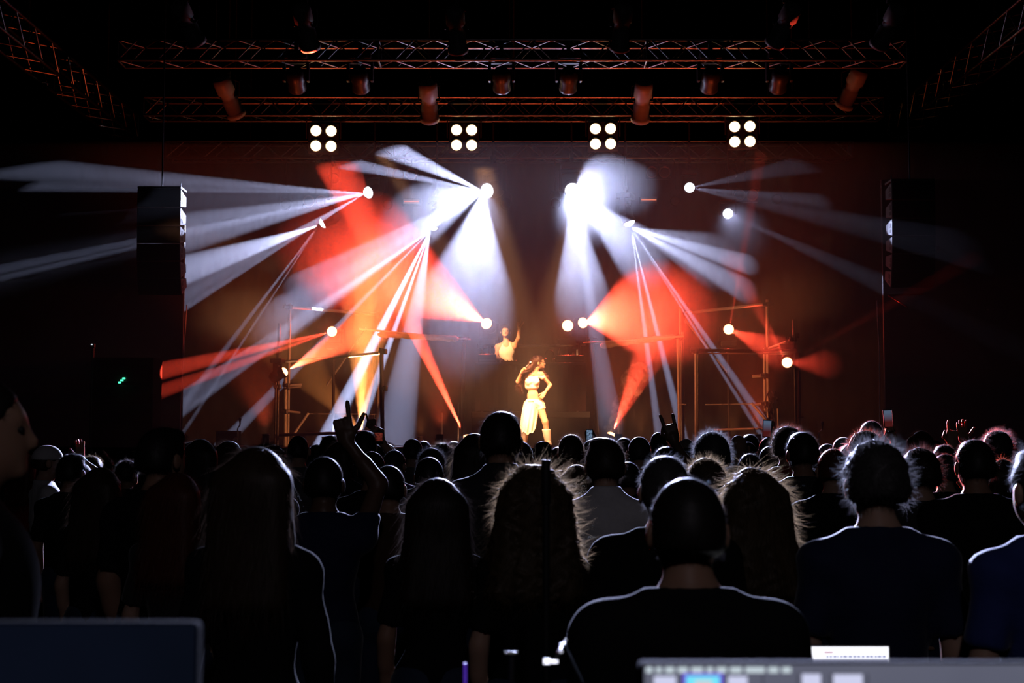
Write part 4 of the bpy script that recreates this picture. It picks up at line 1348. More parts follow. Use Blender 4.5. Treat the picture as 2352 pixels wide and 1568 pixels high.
def hair_mesh(kind):
    key = ('hair', kind)
    if key in _cache:
        return _cache[key]
    g = np.random.default_rng(sum(map(ord, kind)))
    e = {'buzz': 0.006, 'short': 0.014, 'quiff': 0.016, 'messy': 0.020, 'spiky': 0.020, 'curly': 0.030, 'afro': 0.05, 'bun': 0.012, 'long': 0.018, 'wavy': 0.028, 'bob': 0.020, 'crop': 0.012, 'bigcurl': 0.045, 'wild': 0.02}[kind]
    top = ell((0, -0.004, 1.656), (0.079 + e, 0.098 + e, 0.100 + e), 0.02)
    pr = [top, ell((0, -0.045, 1.615), (0.070 + e * 0.8, 0.060 + e * 0.8, 0.075 + e * 0.5), 0.03)]
    clip = [((0, 0.80, -0.60), 0.80 * 0.060 - 0.60 * 1.668)]
    noise = None
    low = 1.565
    if kind in ('short', 'quiff'):
        pr.append(ell((0.01, 0.05, 1.735), (0.062, 0.055, 0.030), 0.03))
    if kind == 'quiff':
        pr.append(ell((-0.035, 0.03, 1.748), (0.04, 0.055, 0.026), 0.02))
    if kind == 'bun':
        pr.append(ell((0.0, -0.115, 1.70), (0.042, 0.042, 0.042), 0.015))
    if kind in ('curly', 'afro', 'bigcurl', 'messy', 'wild'):
        amp = {'curly': 0.010, 'afro': 0.014, 'bigcurl': 0.016, 'messy': 0.007, 'wild': 0.010}[kind]
        fr = {'curly': 120, 'afro': 90, 'bigcurl': 75, 'messy': 80, 'wild': 60}[kind]
        noise = lambda X, Y, Z: (amp * np.sin(fr * X + 3 * np.sin(40 * Z)) * np.sin(fr * Y + 2) * np.sin(fr * Z + 5 * X)).astype(np.float32)
    if kind in ('long', 'wavy', 'bigcurl', 'wild'):
        wd = {'long': 0.095, 'wavy': 0.115, 'bigcurl': 0.135, 'wild': 0.13}[kind]
        low = {'long': 1.28, 'wavy': 1.26, 'bigcurl': 1.30, 'wild': 1.28}[kind]
        for x in (-0.75, -0.25, 0.25, 0.75):
            pr.append(cap((x * 0.10, -0.065, 1.66), (x * wd * 1.25, -0.105 - 0.02 * (1 - abs(x)), low + 0.03), 0.045 + e * 0.4, 0.036 + e * 0.3, 0.04))
        for x in (-1, 1):
            pr.append(cap((x * 0.072, -0.01, 1.67), (x * (wd + 0.022), -0.03, low + 0.10), 0.026 + e * 0.5, 0.022 + e * 0.4, 0.04))
        clip = [((0, 0.90, -0.43), 0.90 * 0.066 - 0.43 * 1.66)]
    elif kind == 'bob':
        low = 1.50
        for x in (-1, -0.4, 0.4, 1):
            pr.append(cap((x * 0.07, -0.05, 1.66), (x * 0.085, -0.06, 1.525), 0.045, 0.04, 0.04))
        clip.append(((0, 0, -1), -1.50))
    else:
        clip.append(((0, -0.25, -1), -1.572))
        if kind not in ('afro',):
            pr += [('sub', (q * 0.102, 0.004, 1.612), (0.040, 0.040, 0.062), 0.01) for q in (-1, 1)]
    V, Q = grow('h', pr, 0.0125, clip=clip, noise=noise)
    N = vnormals(V, Q)
    cnt = {'buzz': 900, 'crop': 2600, 'short': 3200, 'quiff': 3200, 'bun': 900, 'long': 3000, 'wavy': 4400, 'bob': 2600, 'messy': 4200, 'spiky': 4600, 'curly': 5000, 'afro': 6000, 'bigcurl': 7500, 'wild': 7000}[kind]
    pick = g.integers(0, len(V), cnt)
    r, n = V[pick], N[pick]
    outw = n * 1.0
    rnd = g.normal(size=(cnt, 3))
    L = g.uniform(0.6, 1.4, cnt)
    down = np.array((0, -0.25, -1.0))
    wdt = 0.0011 * np.ones(cnt)
    flow = down - n * np.sum(down * n, 1)[:, None]
    flow = flow / (np.linalg.norm(flow, axis=1)[:, None] + 1e-6)
    if kind == 'buzz':
        d, L, bend = outw + rnd * 0.3, L * 0.007, rnd * 0.0
    elif kind == 'crop':
        d, L, bend = outw * 0.5 + rnd * 0.3 + flow * 0.5, L * 0.012, rnd * 0.003
    elif kind in ('short', 'quiff', 'bun'):
        d, L, bend = outw * 0.28 + rnd * 0.22 + flow * 0.8, L * 0.026, rnd * 0.006 - n * 0.003
    elif kind == 'messy':
        d, L, bend = outw * 0.30 + rnd * 0.40 + flow * 0.55, L * 0.028, rnd * 0.011
    elif kind == 'spiky':
        d, L, bend = outw * 0.7 + rnd * 0.4 + np.array((0, -0.1, 0.25)), L * 0.024, rnd * 0.010
    elif kind in ('curly', 'afro'):
        d, L, bend = outw * 0.5 + rnd * 0.8, L * (0.03 if kind == 'curly' else 0.045), rnd[:, [1, 2, 0]] * 0.02
    elif kind == 'bigcurl':
        d, L, bend = outw * 0.36 + rnd * 0.5 + flow * 0.6, L * 0.050, rnd[:, [2, 0, 1]] * 0.028
    elif kind == 'wild':
        d, L, bend = outw * 0.22 + rnd * 0.32 + flow * 0.8, L * 0.075, rnd[:, [1, 2, 0]] * 0.022
    elif kind == 'wavy':
        d, L, bend = outw * 0.18 + rnd * 0.20 + flow * 0.9, L * 0.085, rnd[:, [1, 2, 0]] * 0.016
    else:
        d, L, bend = outw * 0.12 + rnd * 0.09 + down * 0.9, L * 0.10, rnd * 0.006
    top_ = (r[:, 2] > 1.71)
    if kind in ('long', 'wavy', 'bob'):
        tang = d - n * np.sum(d * n, 1)[:, None]
        d = np.where(top_[:, None], unit(tang + n * 0.12 + 1e-6) * 1.0, d)
        L = np.where(top_, L * 0.6, L)
    d = d / (np.linalg.norm(d, axis=1)[:, None] + 1e-9)
    ex = strands(r - n * 0.002, d, L, wdt, bend, g)
    _cache[key] = np_mesh('hair_' + kind, V, Q, ex)
    return _cache[key]


def cap_mesh():
    if 'capmesh' in _cache:
        return _cache['capmesh']
    V, Q = grow('c', [ell((0, -0.002, 1.668), (0.092, 0.112, 0.098), 0.02)], 0.012, clip=[((0, 0, -1), -1.655)])
    crown = np_mesh('cap_crown', V, Q)
    v, f = [], []
    n = 14
    for i in range(n + 1):
        a = math.pi * (0.18 + 0.64 * i / n)
        for r_, z in ((0.09, 1.664), (0.098 + 0.082 * math.sin(math.pi * (0.08 + 0.84 * i / n)), 1.648)):
            for dz in (0.004, -0.004):
                v.append((1.0 * r_ * math.cos(a), 0.015 + 1.1 * r_ * math.sin(a), z + dz))
    for i in range(n):
        for q in ((0, 2), (3, 1), (2, 3), (1, 0)):
            f.append((4 * i + q[0], 4 * i + q[1], 4 * i + 4 + q[1], 4 * i + 4 + q[0]))
    f += [(0, 1, 3, 2), (4 * n + 2, 4 * n + 3, 4 * n + 1, 4 * n)]
    brim = smooth(MB().add(v, f).mesh('cap_brim'))
    _cache['capmesh'] = (crown, brim)
    return _cache['capmesh']


def eye_mesh():
    if 'eye' not in _cache:
        _cache['eye'] = smooth(MB().lathe([(0.002, -0.009), (0.010, -0.004), (0.010, 0.004), (0.002, 0.009)], 10).mesh('eye'))
    return _cache['eye']


M_SKIN = {'pale': mat('skin_pale', (0.58, 0.36, 0.26), 0.5, spec=0.35, var=0.06, sss=0.5), 'tan': mat('skin_tan', (0.42, 0.24, 0.16), 0.5, spec=0.35, var=0.06, sss=0.5), 'dark': mat('skin_dark', (0.16, 0.085, 0.055), 0.45, spec=0.4, var=0.06, sss=0.15)}
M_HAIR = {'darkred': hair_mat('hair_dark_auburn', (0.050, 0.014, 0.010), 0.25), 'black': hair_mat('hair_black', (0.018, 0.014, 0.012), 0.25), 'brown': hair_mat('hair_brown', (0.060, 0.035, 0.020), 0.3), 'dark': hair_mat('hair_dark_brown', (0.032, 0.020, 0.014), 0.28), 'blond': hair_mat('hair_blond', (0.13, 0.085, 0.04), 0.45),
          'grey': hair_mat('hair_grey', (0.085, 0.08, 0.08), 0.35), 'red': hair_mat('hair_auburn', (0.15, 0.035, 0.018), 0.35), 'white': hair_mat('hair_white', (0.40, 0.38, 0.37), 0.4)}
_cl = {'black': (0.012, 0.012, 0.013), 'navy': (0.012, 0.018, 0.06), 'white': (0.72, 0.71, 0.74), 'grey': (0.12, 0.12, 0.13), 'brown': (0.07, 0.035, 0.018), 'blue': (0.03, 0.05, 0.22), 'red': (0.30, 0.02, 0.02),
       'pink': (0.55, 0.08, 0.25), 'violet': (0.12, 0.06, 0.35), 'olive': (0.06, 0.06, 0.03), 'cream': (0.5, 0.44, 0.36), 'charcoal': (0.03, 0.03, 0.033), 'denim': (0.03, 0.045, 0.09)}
M_CLOTH = {k: mat('cloth_' + k, v, 0.8, spec=0.25, var=0.12, scale=40, bump=0.12, sheen=0.25) for k, v in _cl.items() if k != 'black'}
M_CLOTH['black'] = mat('cloth_black', _cl['black'], 0.95, spec=0.06, var=0.1, scale=40)
HEAD_TOP = {'cap': 1.768, 'bald': 1.752}


def person(px, top, Y, label, build='m', hair='short', hc='black', shirt='black', sleeve='short', yaw=0.0, skin='tan', left=ARM_DOWN, right=ARM_DOWN, group='people standing in the crowd', zbase=0.0, cat='person', trousers='denim', height=None, extra=None):
    a = P(px, top, Y)
    ht = {'buzz': 1.763, 'crop': 1.768, 'short': 1.775, 'quiff': 1.782, 'messy': 1.785, 'spiky': 1.80, 'curly': 1.79, 'afro': 1.82, 'bun': 1.77, 'long': 1.775, 'wavy': 1.785, 'bob': 1.777, 'bigcurl': 1.81, 'wild': 1.785, 'cap': 1.768, 'bald': 1.752}[hair]
    s = (a.z - zbase) / ht
    M = Matrix.Translation((a.x, a.y, zbase)) @ Matrix.Rotation(math.radians(yaw), 4, 'Z') @ Matrix.Scale(s, 4)
    bm_, sm_, tm_ = body_meshes(build, left, right, sleeve)
    o = put('person', bm_, M_SKIN[skin], None, M)
    tag(o, label, cat, group)
    I4 = Matrix.Identity(4)
    put('shirt' if sleeve != 'none' else 'vest', sm_, M_CLOTH[shirt], o, I4, True)
    put('trousers', tm_, M_CLOTH[trousers], o, I4, True)
    if hair == 'cap':
        cr, br = cap_mesh()
        k = put('cap', cr, M_CLOTH[hc], o, I4, True)
        put('brim', br, M_CLOTH[hc], k, I4, True)
        put('hair', hair_mesh('buzz'), M_HAIR['brown'], o, I4, True)
    elif hair != 'bald':
        put('hair', hair_mesh(hair), M_HAIR[hc], o, I4, True)
    if abs(yaw) > 25:
        for k in (-1, 1):
            put('eye', eye_mesh(), M_BLACK, o, Matrix.Translation((k * 0.034, 0.098, 1.647)), True)
    if extra == 'glasses':
        gl = MB()
        for k in (-1, 1):
            gl.tube([(k * 0.036 + 0.022 * math.cos(w), 0.118, 1.645 + 0.018 * math.sin(w)) for w in [2 * math.pi * j / 12 for j in range(13)]], 0.0025, 5)
            gl.tube([(k * 0.06, 0.116, 1.65), (k * 0.085, 0.05, 1.652), (k * 0.088, -0.01, 1.645)], 0.0025, 5)
        gl.tube([(-0.014, 0.12, 1.65), (0.014, 0.12, 1.65)], 0.0025, 5)
        put('glasses', gl.mesh('glasses'), M_CHROME, o, I4, True)
    return o, M, s


def raised(Ydepth, px, top, Y, wx, wy, ht=1.775, yoff=0.12, zbase=0.0):
    """wrist position in body space for a hand whose wrist shows at (wx, wy) at the person's depth"""
    a = P(px, top, Y)
    s = (a.z - zbase) / ht
    w = P(wx, wy, Y + yoff * s)
    return ((w.x - a.x) / s, yoff, (w.z - zbase) / s)

# ------------------------------------------------------------------ the crowd
# px, top of head, depth, build, hair, hair colour, shirt, sleeve, yaw, skin, label
crowd = [
    (-52, 862, 3.4, 'b', 'crop', 'black', 'black', 'short', -78, 'tan', 'big dark person in profile at the edge, nose towards the stage, nearest of that side'),
    (110, 1021, 10.2, 'm', 'cap', 'white', 'white', 'short', -62, 'pale', 'person in a white baseball cap and white shirt, turned sideways'),
    (165, 1040, 9.2, 'm', 'short', 'black', 'black', 'short', -10, 'tan', 'person with short black hair just in front of the white cap'),
    (212, 1046, 12.6, 'f', 'bob', 'blond', 'cream', 'short', -15, 'pale', 'person with bright blond bob under the open raised hand'),
    (239, 1046, 14.0, 'm', 'curly', 'brown', 'black', 'short', -10, 'pale', 'person with curly brown hair next to the blond bob'),
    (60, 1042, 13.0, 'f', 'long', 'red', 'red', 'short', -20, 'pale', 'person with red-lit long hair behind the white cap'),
    (232, 1072, 7.3, 'f', 'wavy', 'brown', 'black', 'short', -8, 'pale', 'woman with wavy brown hair falling over her shoulder, in front of the blond bob'),
    (294, 1054, 12.0, 'm', 'messy', 'dark', 'black', 'short', -30, 'tan', 'person with tousled dark hair between the wavy-haired woman and the tall man'),
    (372, 979, 6.1, 'b', 'short', 'black', 'black', 'short', -28, 'tan', 'tall broad dark man turned slightly, standing under the dark wing'),
    (408, 1084, 5.9, 'f', 'long', 'red', 'charcoal', 'short', -14, 'pale', 'woman with long auburn hair in front of the tall broad man'),
    (462, 1007, 9.4, 'f', 'long', 'dark', 'black', 'short', -6, 'tan', 'woman with smooth dark hair just past the tall broad man'),
    (527, 1011, 10.8, 'f', 'long', 'brown', 'black', 'long', -22, 'pale', 'person with long brown hair and pink light on the head below the dark wing'),
    (590, 1024, 4.3, 'f', 'long', 'brown', 'black', 'long', -6, 'pale', 'woman with very long straight hair, large and close, below the scaffold tower'),
    (618, 1017, 8.4, 'm', 'curly', 'dark', 'charcoal', 'short', -40, 'pale', 'person with curly hair and glasses turned sideways, below the orange lamp tower'),
    (686, 1000, 11.6, 'm', 'buzz', 'black', 'grey', 'short', -4, 'pale', 'person with a shaved round head below the bottom scaffold rail'),
    (729, 1020, 14.6, 'm', 'crop', 'black', 'black', 'short', -25, 'pale', 'small cropped head between the shaved head and the raised two-finger hand'),
    (757, 999, 13.4, 'm', 'short', 'dark', 'black', 'short', 0, 'tan', 'person with short hair rim-lit white just behind the raised two-finger hand'),
    (785, 1012, 10.6, 'f', 'bob', 'brown', 'charcoal', 'short', -30, 'pale', 'person with glasses and bob hair half hidden by the raised two-finger hand'),
    (865, 1022, 12.2, 'f', 'long', 'red', 'black', 'short', -6, 'pale', 'person with smooth reddish hair just below the sideways phone'),
    (854, 1036, 9.0, 'm', 'crop', 'dark', 'black', 'short', 0, 'tan', 'dark cropped head in front of the smooth reddish hair'),
    (906, 1033, 11.2, 'm', 'crop', 'grey', 'violet', 'short', -18, 'pale', 'person with cropped greyish hair and violet shirt past the sideways phone'),
    (948, 1007, 12.8, 'm', 'crop', 'dark', 'grey', 'short', 0, 'pale', 'person with tall cropped head and reddish rim, left of the bright white curls'),
    (974, 1012, 18.0, 'm', 'crop', 'black', 'black', 'short', 0, 'tan', 'tiny dark head beside the tall cropped head'),
    (992, 1025, 10.0, 'm', 'messy', 'grey', 'charcoal', 'short', -5, 'pale', 'person with bright grey wavy hair, just behind a dark cropped head'),
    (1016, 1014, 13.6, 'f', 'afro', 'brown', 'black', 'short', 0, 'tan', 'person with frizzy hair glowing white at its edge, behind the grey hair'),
    (1042, 1012, 17.4, 'm', 'short', 'dark', 'red', 'short', 0, 'pale', 'small dark head with red light at the foot of the leaning red beam'),
    (986, 1049, 8.4, 'm', 'crop', 'black', 'black', 'short', 0, 'tan', 'dark cropped head in front of the bright grey hair'),
    (1046, 1048, 11.4, 'f', 'bob', 'blond', 'black', 'short', 8, 'pale', 'person with blond bob, white rim, behind the tall man\'s shoulder'),
    (1076, 1030, 9.6, 'f', 'wavy', 'blond', 'black', 'short', 10, 'pale', 'woman with yellowish wavy hair leaning by the tall man'),
    (1090, 994, 9.0, 'f', 'wavy', 'violet' if False else 'dark', 'black', 'short', 4, 'pale', 'dark wavy head with a violet rim touching the tall man\'s head'),
    (893, 1068, 7.2, 'm', 'crop', 'black', 'brown', 'short', 0, 'tan', 'person with dark cropped head and brownish shirt, in front of the violet shirt'),
    (1004, 1096, 5.4, 'f', 'wavy', 'dark', 'black', 'short', 4, 'tan', 'person with dark wavy hair, low in front of the dark cropped head'),
    (1150, 942, 6.7, 'm', 'short', 'black', 'charcoal', 'collar', 0, 'tan', 'tall man whose dark head rises highest before the dancer'),
    (1194, 1012, 9.8, 'm', 'crop', 'grey', 'charcoal', 'short', -15, 'pale', 'person with grey-rimmed head just past the tall man\'s ear'),
    (1227, 1060, 5.0, 'f', 'bigcurl', 'blond', 'black', 'short', 0, 'pale', 'woman with big frizzy curls glowing at the edges behind a dark pole'),
    (1246, 1012, 13.2, 'm', 'short', 'black', 'black', 'short', 0, 'tan', 'dark head right below the dancer\'s boots'),
    (1311, 996, 10.6, 'm', 'short', 'brown', 'charcoal', 'short', 0, 'pale', 'person with neat brown hair lit on top, next to the upright small phone'),
    (1325, 1066, 9.0, 'f', 'long', 'blond', 'black', 'short', 4, 'pale', 'person with smooth blond-rimmed hair behind the white shirt\'s shoulder'),
    (1362, 1008, 11.8, 'f', 'wavy', 'dark', 'black', 'short', 10, 'pale', 'dark wavy head half hidden by the man in white shirt'),
    (1390, 1001, 6.8, 'm', 'quiff', 'dark', 'white', 'collar', 0, 'pale', 'man in a white collared shirt seen from behind'),
    (1432, 1004, 15.4, 'm', 'short', 'black', 'black', 'short', 0, 'tan', 'dark head just behind the quiff of the man in white shirt'),
    (1468, 1002, 10.8, 'm', 'buzz', 'grey', 'charcoal', 'short', 0, 'pale', 'person with round buzzed head ringed white, red ears'),
    (1442, 1060, 9.4, 'm', 'crop', 'black', 'navy', 'short', 0, 'tan', 'dark cropped head at the white shirt\'s other shoulder'),
    (1512, 992, 15.6, 'm', 'buzz', 'black', 'blue', 'short', 0, 'tan', 'person with a buzzed head ringed red beside the raised horns hand'),
    (1575, 1007, 16.4, 'm', 'cap', 'cream', 'black', 'short', 10, 'pale', 'person with a pale cap just past the raised horns hand'),
    (1634, 981, 8.0, 'm', 'spiky', 'grey', 'black', 'short', 6, 'pale', 'person with spiky hair glowing white below the long level scaffold rail'),
    (1526, 1044, 5.1, 'b', 'short', 'grey', 'black', 'short', 0, 'pale', 'man with grey-lit short hair and a red ear, bright line on his shoulder'),
    (1621, 1047, 6.7, 'm', 'messy', 'blond', 'black', 'short', 0, 'pale', 'person with bright blond tousled hair below the spiky hair'),
    (1578, 1096, 3.25, 'b', 'crop', 'black', 'black', 'short', 0, 'tan', 'large close dark man low in front, the laptop beside his arm'),
    (1728, 1068, 5.2, 'f', 'wild', 'blond', 'pink', 'short', 6, 'pale', 'woman with long loose frizzy hair and pink shirt behind the large close man'),
    (1696, 999, 12.6, 'm', 'bald', 'grey', 'grey', 'short', 0, 'pale', 'person with a plain greyish bald head past the spiky hair'),
    (1722, 996, 16.0, 'm', 'short', 'black', 'black', 'short', 10, 'tan', 'small dark head just above the bald greyish head'),
    (1722, 1040, 10.6, 'm', 'short', 'black', 'black', 'short', 0, 'tan', 'dim dark head below the bald greyish head'),
    (1768, 1024, 11.4, 'm', 'crop', 'dark', 'charcoal', 'short', 0, 'tan', 'dim round head below the raised upright phone by the scaffold'),
    (1808, 977, 10.2, 'm', 'curly', 'brown', 'red', 'short', -6, 'pale', 'person with curly top in front of the outer scaffold post'),
    (1842, 990, 8.6, 'm', 'short', 'black', 'charcoal', 'short', 8, 'tan', 'dark smooth head just in front of the curly top'),
    (1913, 1030, 8.0, 'm', 'crop', 'red', 'black', 'short', -8, 'pale', 'dark head with a red rim on one side, past the dark smooth head'),
    (1864, 1075, 9.0, 'f', 'long', 'brown', 'black', 'short', 0, 'tan', 'person with smooth brown hair low beside the red-rimmed head'),
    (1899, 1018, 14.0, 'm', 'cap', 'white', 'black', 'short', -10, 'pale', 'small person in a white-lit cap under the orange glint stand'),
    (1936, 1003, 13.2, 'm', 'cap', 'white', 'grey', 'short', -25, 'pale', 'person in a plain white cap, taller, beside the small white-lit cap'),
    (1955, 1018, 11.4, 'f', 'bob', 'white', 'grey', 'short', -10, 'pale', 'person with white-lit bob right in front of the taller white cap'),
    (2000, 966, 12.2, 'm', 'crop', 'grey', 'black', 'short', 0, 'pale', 'person whose head pokes out highest beside the tall phone, grey rim'),
    (1986, 987, 9.4, 'm', 'curly', 'brown', 'black', 'short', 0, 'pale', 'curly head just behind the big t-shirt man'),
    (2010, 1004, 4.4, 'm', 'messy', 'grey', 'navy', 'short', 0, 'pale', 'big man in a dark t-shirt with a red ear and white-lit shoulders'),
    (2112, 1024, 7.0, 'b', 'messy', 'dark', 'charcoal', 'short', 0, 'pale', 'dark rounded head beside the big t-shirt man, right by the phone arm'),
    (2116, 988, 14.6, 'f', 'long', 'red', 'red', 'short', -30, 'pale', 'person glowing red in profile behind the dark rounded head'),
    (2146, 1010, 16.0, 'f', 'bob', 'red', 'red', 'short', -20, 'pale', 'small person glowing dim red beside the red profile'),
    (2238, 1007, 6.9, 'b', 'short', 'black', 'black', 'short', 0, 'tan', 'large black silhouetted head below the red open hand'),
    (2290, 987, 10.8, 'm', 'curly', 'grey', 'black', 'short', -15, 'pale', 'person with white-rimmed curly hair and a fist beside the head'),
    (2338, 1014, 13.0, 'm', 'messy', 'grey', 'black', 'short', 0, 'pale', 'bright tousled head at the far edge beyond the curly white rim'),
    (2302, 1054, 9.6, 'f', 'bob', 'blond', 'black', 'short', 0, 'pale', 'person with blond fringe-lit bob low at the edge'),
    (2396, 1022, 4.2, 'm', 'short', 'grey', 'blue', 'short', 12, 'pale', 'man in a dark blue t-shirt cut off by the picture\'s edge'),
]
PEOPLE = []
for (px, top, Y, b, h, hc, sh, sl, yaw, sk, lab) in crowd:
    ex = 'glasses' if 'glasses' in lab else None
    o, M, s = person(px, top, Y, lab, b, h, hc, sh, sl, yaw, sk, extra=ex)
    PEOPLE.append((M.translation.x, M.translation.y))

# people with an arm up
M_SCREEN_OFF = mat('phone_back', (0.02, 0.02, 0.022), 0.25, spec=0.6)
phone_case = MB().box((-0.037, -0.004, -0.075), (0.037, 0.004, 0.075), 0.0035).mesh('phone_case')
phone_scr = MB().box((-0.0335, -0.0056, -0.070), (0.0335, -0.0042, 0.070)).mesh('phone_screen')
phone_rim = MB().box((-0.042, -0.004, -0.080), (0.042, 0.004, -0.0755), 0.001).box((-0.042, -0.004, 0.0755), (0.042, 0.004, 0.080), 0.001).box((-0.042, -0.004, -0.0755), (-0.0375, 0.004, 0.0755), 0.001).box((0.0375, -0.004, -0.0755), (0.042, 0.004, 0.0755), 0.001).mesh('phone_rim')
M_BACKLIT_EDGE = bpy.data.materials.new('backlit_edge')  # translucent edge frame added so the phones look lit from behind
_n, _l, _p = nodes_of(M_BACKLIT_EDGE)
_t = _n.new('ShaderNodeBsdfTranslucent')
_t.inputs[0].default_value = (0.9, 0.9, 0.95, 1)
_w = _n.new('ShaderNodeMixShader')
_w.inputs[0].default_value = 0.7
_l.new(_p.outputs[0], _w.inputs[1])
_l.new(_t.outputs[0], _w.inputs[2])
_l.new(_w.outputs[0], _n['Material Output'].inputs['Surface'])


def screen_mat(name, c1, c2, strength, scale=30):
    m = bpy.data.materials.new(name)
    n, l, p = nodes_of(m)
    tc = n.new('ShaderNodeTexCoord')
    nz = n.new('ShaderNodeTexNoise')
    nz.inputs['Scale'].default_value = scale
    l.new(tc.outputs['Object'], nz.inputs['Vector'])
    cr = n.new('ShaderNodeValToRGB')
    cr.color_ramp.elements[0].position = 0.30
    cr.color_ramp.elements[0].color = tuple(c1) + (1,)
    cr.color_ramp.elements[1].position = 0.85
    cr.color_ramp.elements[1].color = tuple(c2) + (1,)
    l.new(nz.outputs['Fac'], cr.inputs[0])
    l.new(cr.outputs[0], p.inputs['Emission Color'])
    p.inputs['Emission Strength'].default_value = strength
    p.inputs['Base Color'].default_value = (0.01, 0.01, 0.01, 1)
    p.inputs['Roughness'].default_value = 0.2
    m.cycles.emission_sampling = 'NONE'
    return m


def phone(label, px, py, Y, scr, roll=0.0, scale=1.0, rim=None):
    c = P(px, py, Y)
    M = Matrix.Translation(c) @ Matrix.Rotation(math.radians(-4), 4, 'X') @ Matrix.Rotation(roll, 4, 'Y') @ Matrix.Scale(scale, 4)
    t = thing('smartphone', label, 'phone', tuple(c), 'phones held up in the crowd')
    put('case', phone_case, M_SCREEN_OFF, t, M)
    put('screen', phone_scr, scr, t, M)
    put('rim', phone_rim, M_BACKLIT_EDGE, t, M)
    return t


def arm_person(px, top, Y, lab, hand_px, pose, along=(0, 0, 1), palm=(0, 1, 0), sideR=True, build='m', hair='short', hc='black', shirt='black', sleeve='short', yaw=0.0, skin='tan', pole=None, yoff=0.14, tside=None):
    w = raised(Y, px, top, Y, hand_px[0], hand_px[1], yoff=yoff)
    k = 1 if sideR else -1
    pole = pole or (k * 0.8, 0.1, -0.6)
    spec = ('up', w, pole, along, palm, pose, tside if tside is not None else k)
    kw = dict(right=spec) if sideR else dict(left=spec)
    o, M, s = person(px, top, Y, lab, build, hair, hc, shirt, sleeve, yaw, skin, **kw)
    PEOPLE.append((M.translation.x, M.translation.y))
    return o


arm_person(745, 1048, 6.4, 'dark person raising a bare hand with thumb and forefinger spread', (796, 1016), 'lshape', (-0.22, 0, 1), (0, 1, 0), True, 'm', 'crop', 'black', 'navy', 'long', 0, 'dark', (0.9, 0.2, -0.5), tside=-1)
arm_person(888, 1018, 13.4, 'person behind the phone raising one thin pointing finger', (858, 984), 'point', (-0.25, 0, 1), (0, 1, 0), False, 'f', 'bob', 'dark', 'black', 'long', 0, 'tan', (-0.9, 0.1, -0.5), tside=1)
arm_person(838, 987, 11.3, 'person with a tall dark head holding a phone sideways before the amber light', (876, 1013), 'grip', (-0.6, 0, 0.7), (0, -1, 0), True, 'm', 'short', 'black', 'charcoal', 'short', 0, 'pale', (0.9, 0.2, -0.8), 0.30)
arm_person(1530, 1024, 9.0, 'person making the horns sign with a thin dark arm straight up', (1548, 1012), 'horns', (-0.28, 0, 1), (0, 1, 0), True, 'm', 'short', 'black', 'black', 'short', 0, 'dark', (0.5, 0.6, -0.5))
arm_person(1342, 1016, 13.6, 'person hidden behind the brown hair holding a small upright phone', (1353, 1014), 'grip', (0, 0, 1), (0, -1, 0), True, 'f', 'long', 'dark', 'black', 'short', 0, 'pale', (0.7, 0.1, -0.8), 0.26)
arm_person(1766, 1003, 12.6, 'person holding a dark upright phone over the bottom red rail', (1764, 1000), 'grip', (0, 0, 1), (0, -1, 0), True, 'm', 'crop', 'black', 'black', 'short', 0, 'pale', (0.8, 0.1, -0.8), 0.28)
arm_person(2082, 1036, 11.2, 'person with one pale arm up holding the tall bright-rimmed phone', (2052, 995), 'grip', (-0.35, 0, 1), (0, -1, 0), False, 'f', 'long', 'dark', 'black', 'short', 0, 'pale', (0.4, 0.2, -0.9), 0.22)
arm_person(186, 1062, 11.6, 'person waving an open hand next to the white cap', (186, 1052), 'open', (-0.12, 0, 1), (0, 1, 0), True, 'f', 'long', 'brown', 'black', 'short', 0, 'pale', (0.8, 0.2, -0.6), 0.1)
arm_person(2205, 1030, 12.4, 'person raising a wide open red-lit hand', (2213, 1012), 'open', (-0.1, 0, 1), (0, -1, 0), True, 'm', 'short', 'red', 'black', 'short', 0, 'pale', (0.8, 0.2, -0.6), 0.12)
arm_person(2168, 1020, 11.0, 'person raising a fist with one white-rimmed pointing finger', (2186, 1020), 'point', (0.10, 0, 1), (0, 1, 0), True, 'm', 'short', 'dark', 'black', 'long', 0, 'pale', (0.9, 0.2, -0.5), 0.12)
arm_person(2326, 1030, 11.8, 'person lifting a bent fist beside the white-rimmed curly hair', (2312, 1024), 'fist', (-0.5, 0, 1), (0, 1, 0), False, 'm', 'crop', 'grey', 'charcoal', 'short', 0, 'pale', (-0.6, 0.2, -0.7), 0.10)
arm_person(2170, 1042, 9.2, 'person with grey-rimmed head turned sideways towards a small white phone', (2212, 1112), 'grip', (-0.2, 0, 1), (0, -1, 0), True, 'm', 'crop', 'grey', 'black', 'short', 0, 'pale', (0.8, -0.2, -0.8), 0.30)
SCR_R = screen_mat('screen_red_stage', (0.02, 0.004, 0.004), (0.35, 0.05, 0.03), 0.6, 60)
SCR_B = screen_mat('screen_blue_stage', (0.01, 0.015, 0.03), (0.25, 0.40, 0.62), 0.9, 50)
SCR_M = screen_mat('screen_mixed_stage', (0.06, 0.008, 0.008), (0.07, 0.10, 0.16), 1.0, 45)
_n, _l = SCR_M.node_tree.nodes, SCR_M.node_tree.links
_cr = [q for q in _n if q.type == 'VALTORGB'][0]
_sx = _n.new('ShaderNodeSeparateXYZ')
_l.new([q for q in _n if q.type == 'TEX_COORD'][0].outputs['Generated'], _sx.inputs[0])
_l.new(_sx.outputs['Z'], _cr.inputs[0])
SCR_W = screen_mat('screen_white', (0.85, 0.9, 1.0), (1.0, 1.0, 1.0), 1.1, 20)
phone('phone held sideways with a dark red picture and bright rim, before the amber light', 859, 1003, 11.5, SCR_R, math.pi / 2, 0.98)
phone('phone with a glowing white screen right above the sideways phone', 870, 996, 12.0, SCR_W, math.pi / 2 + 0.05, 0.55)
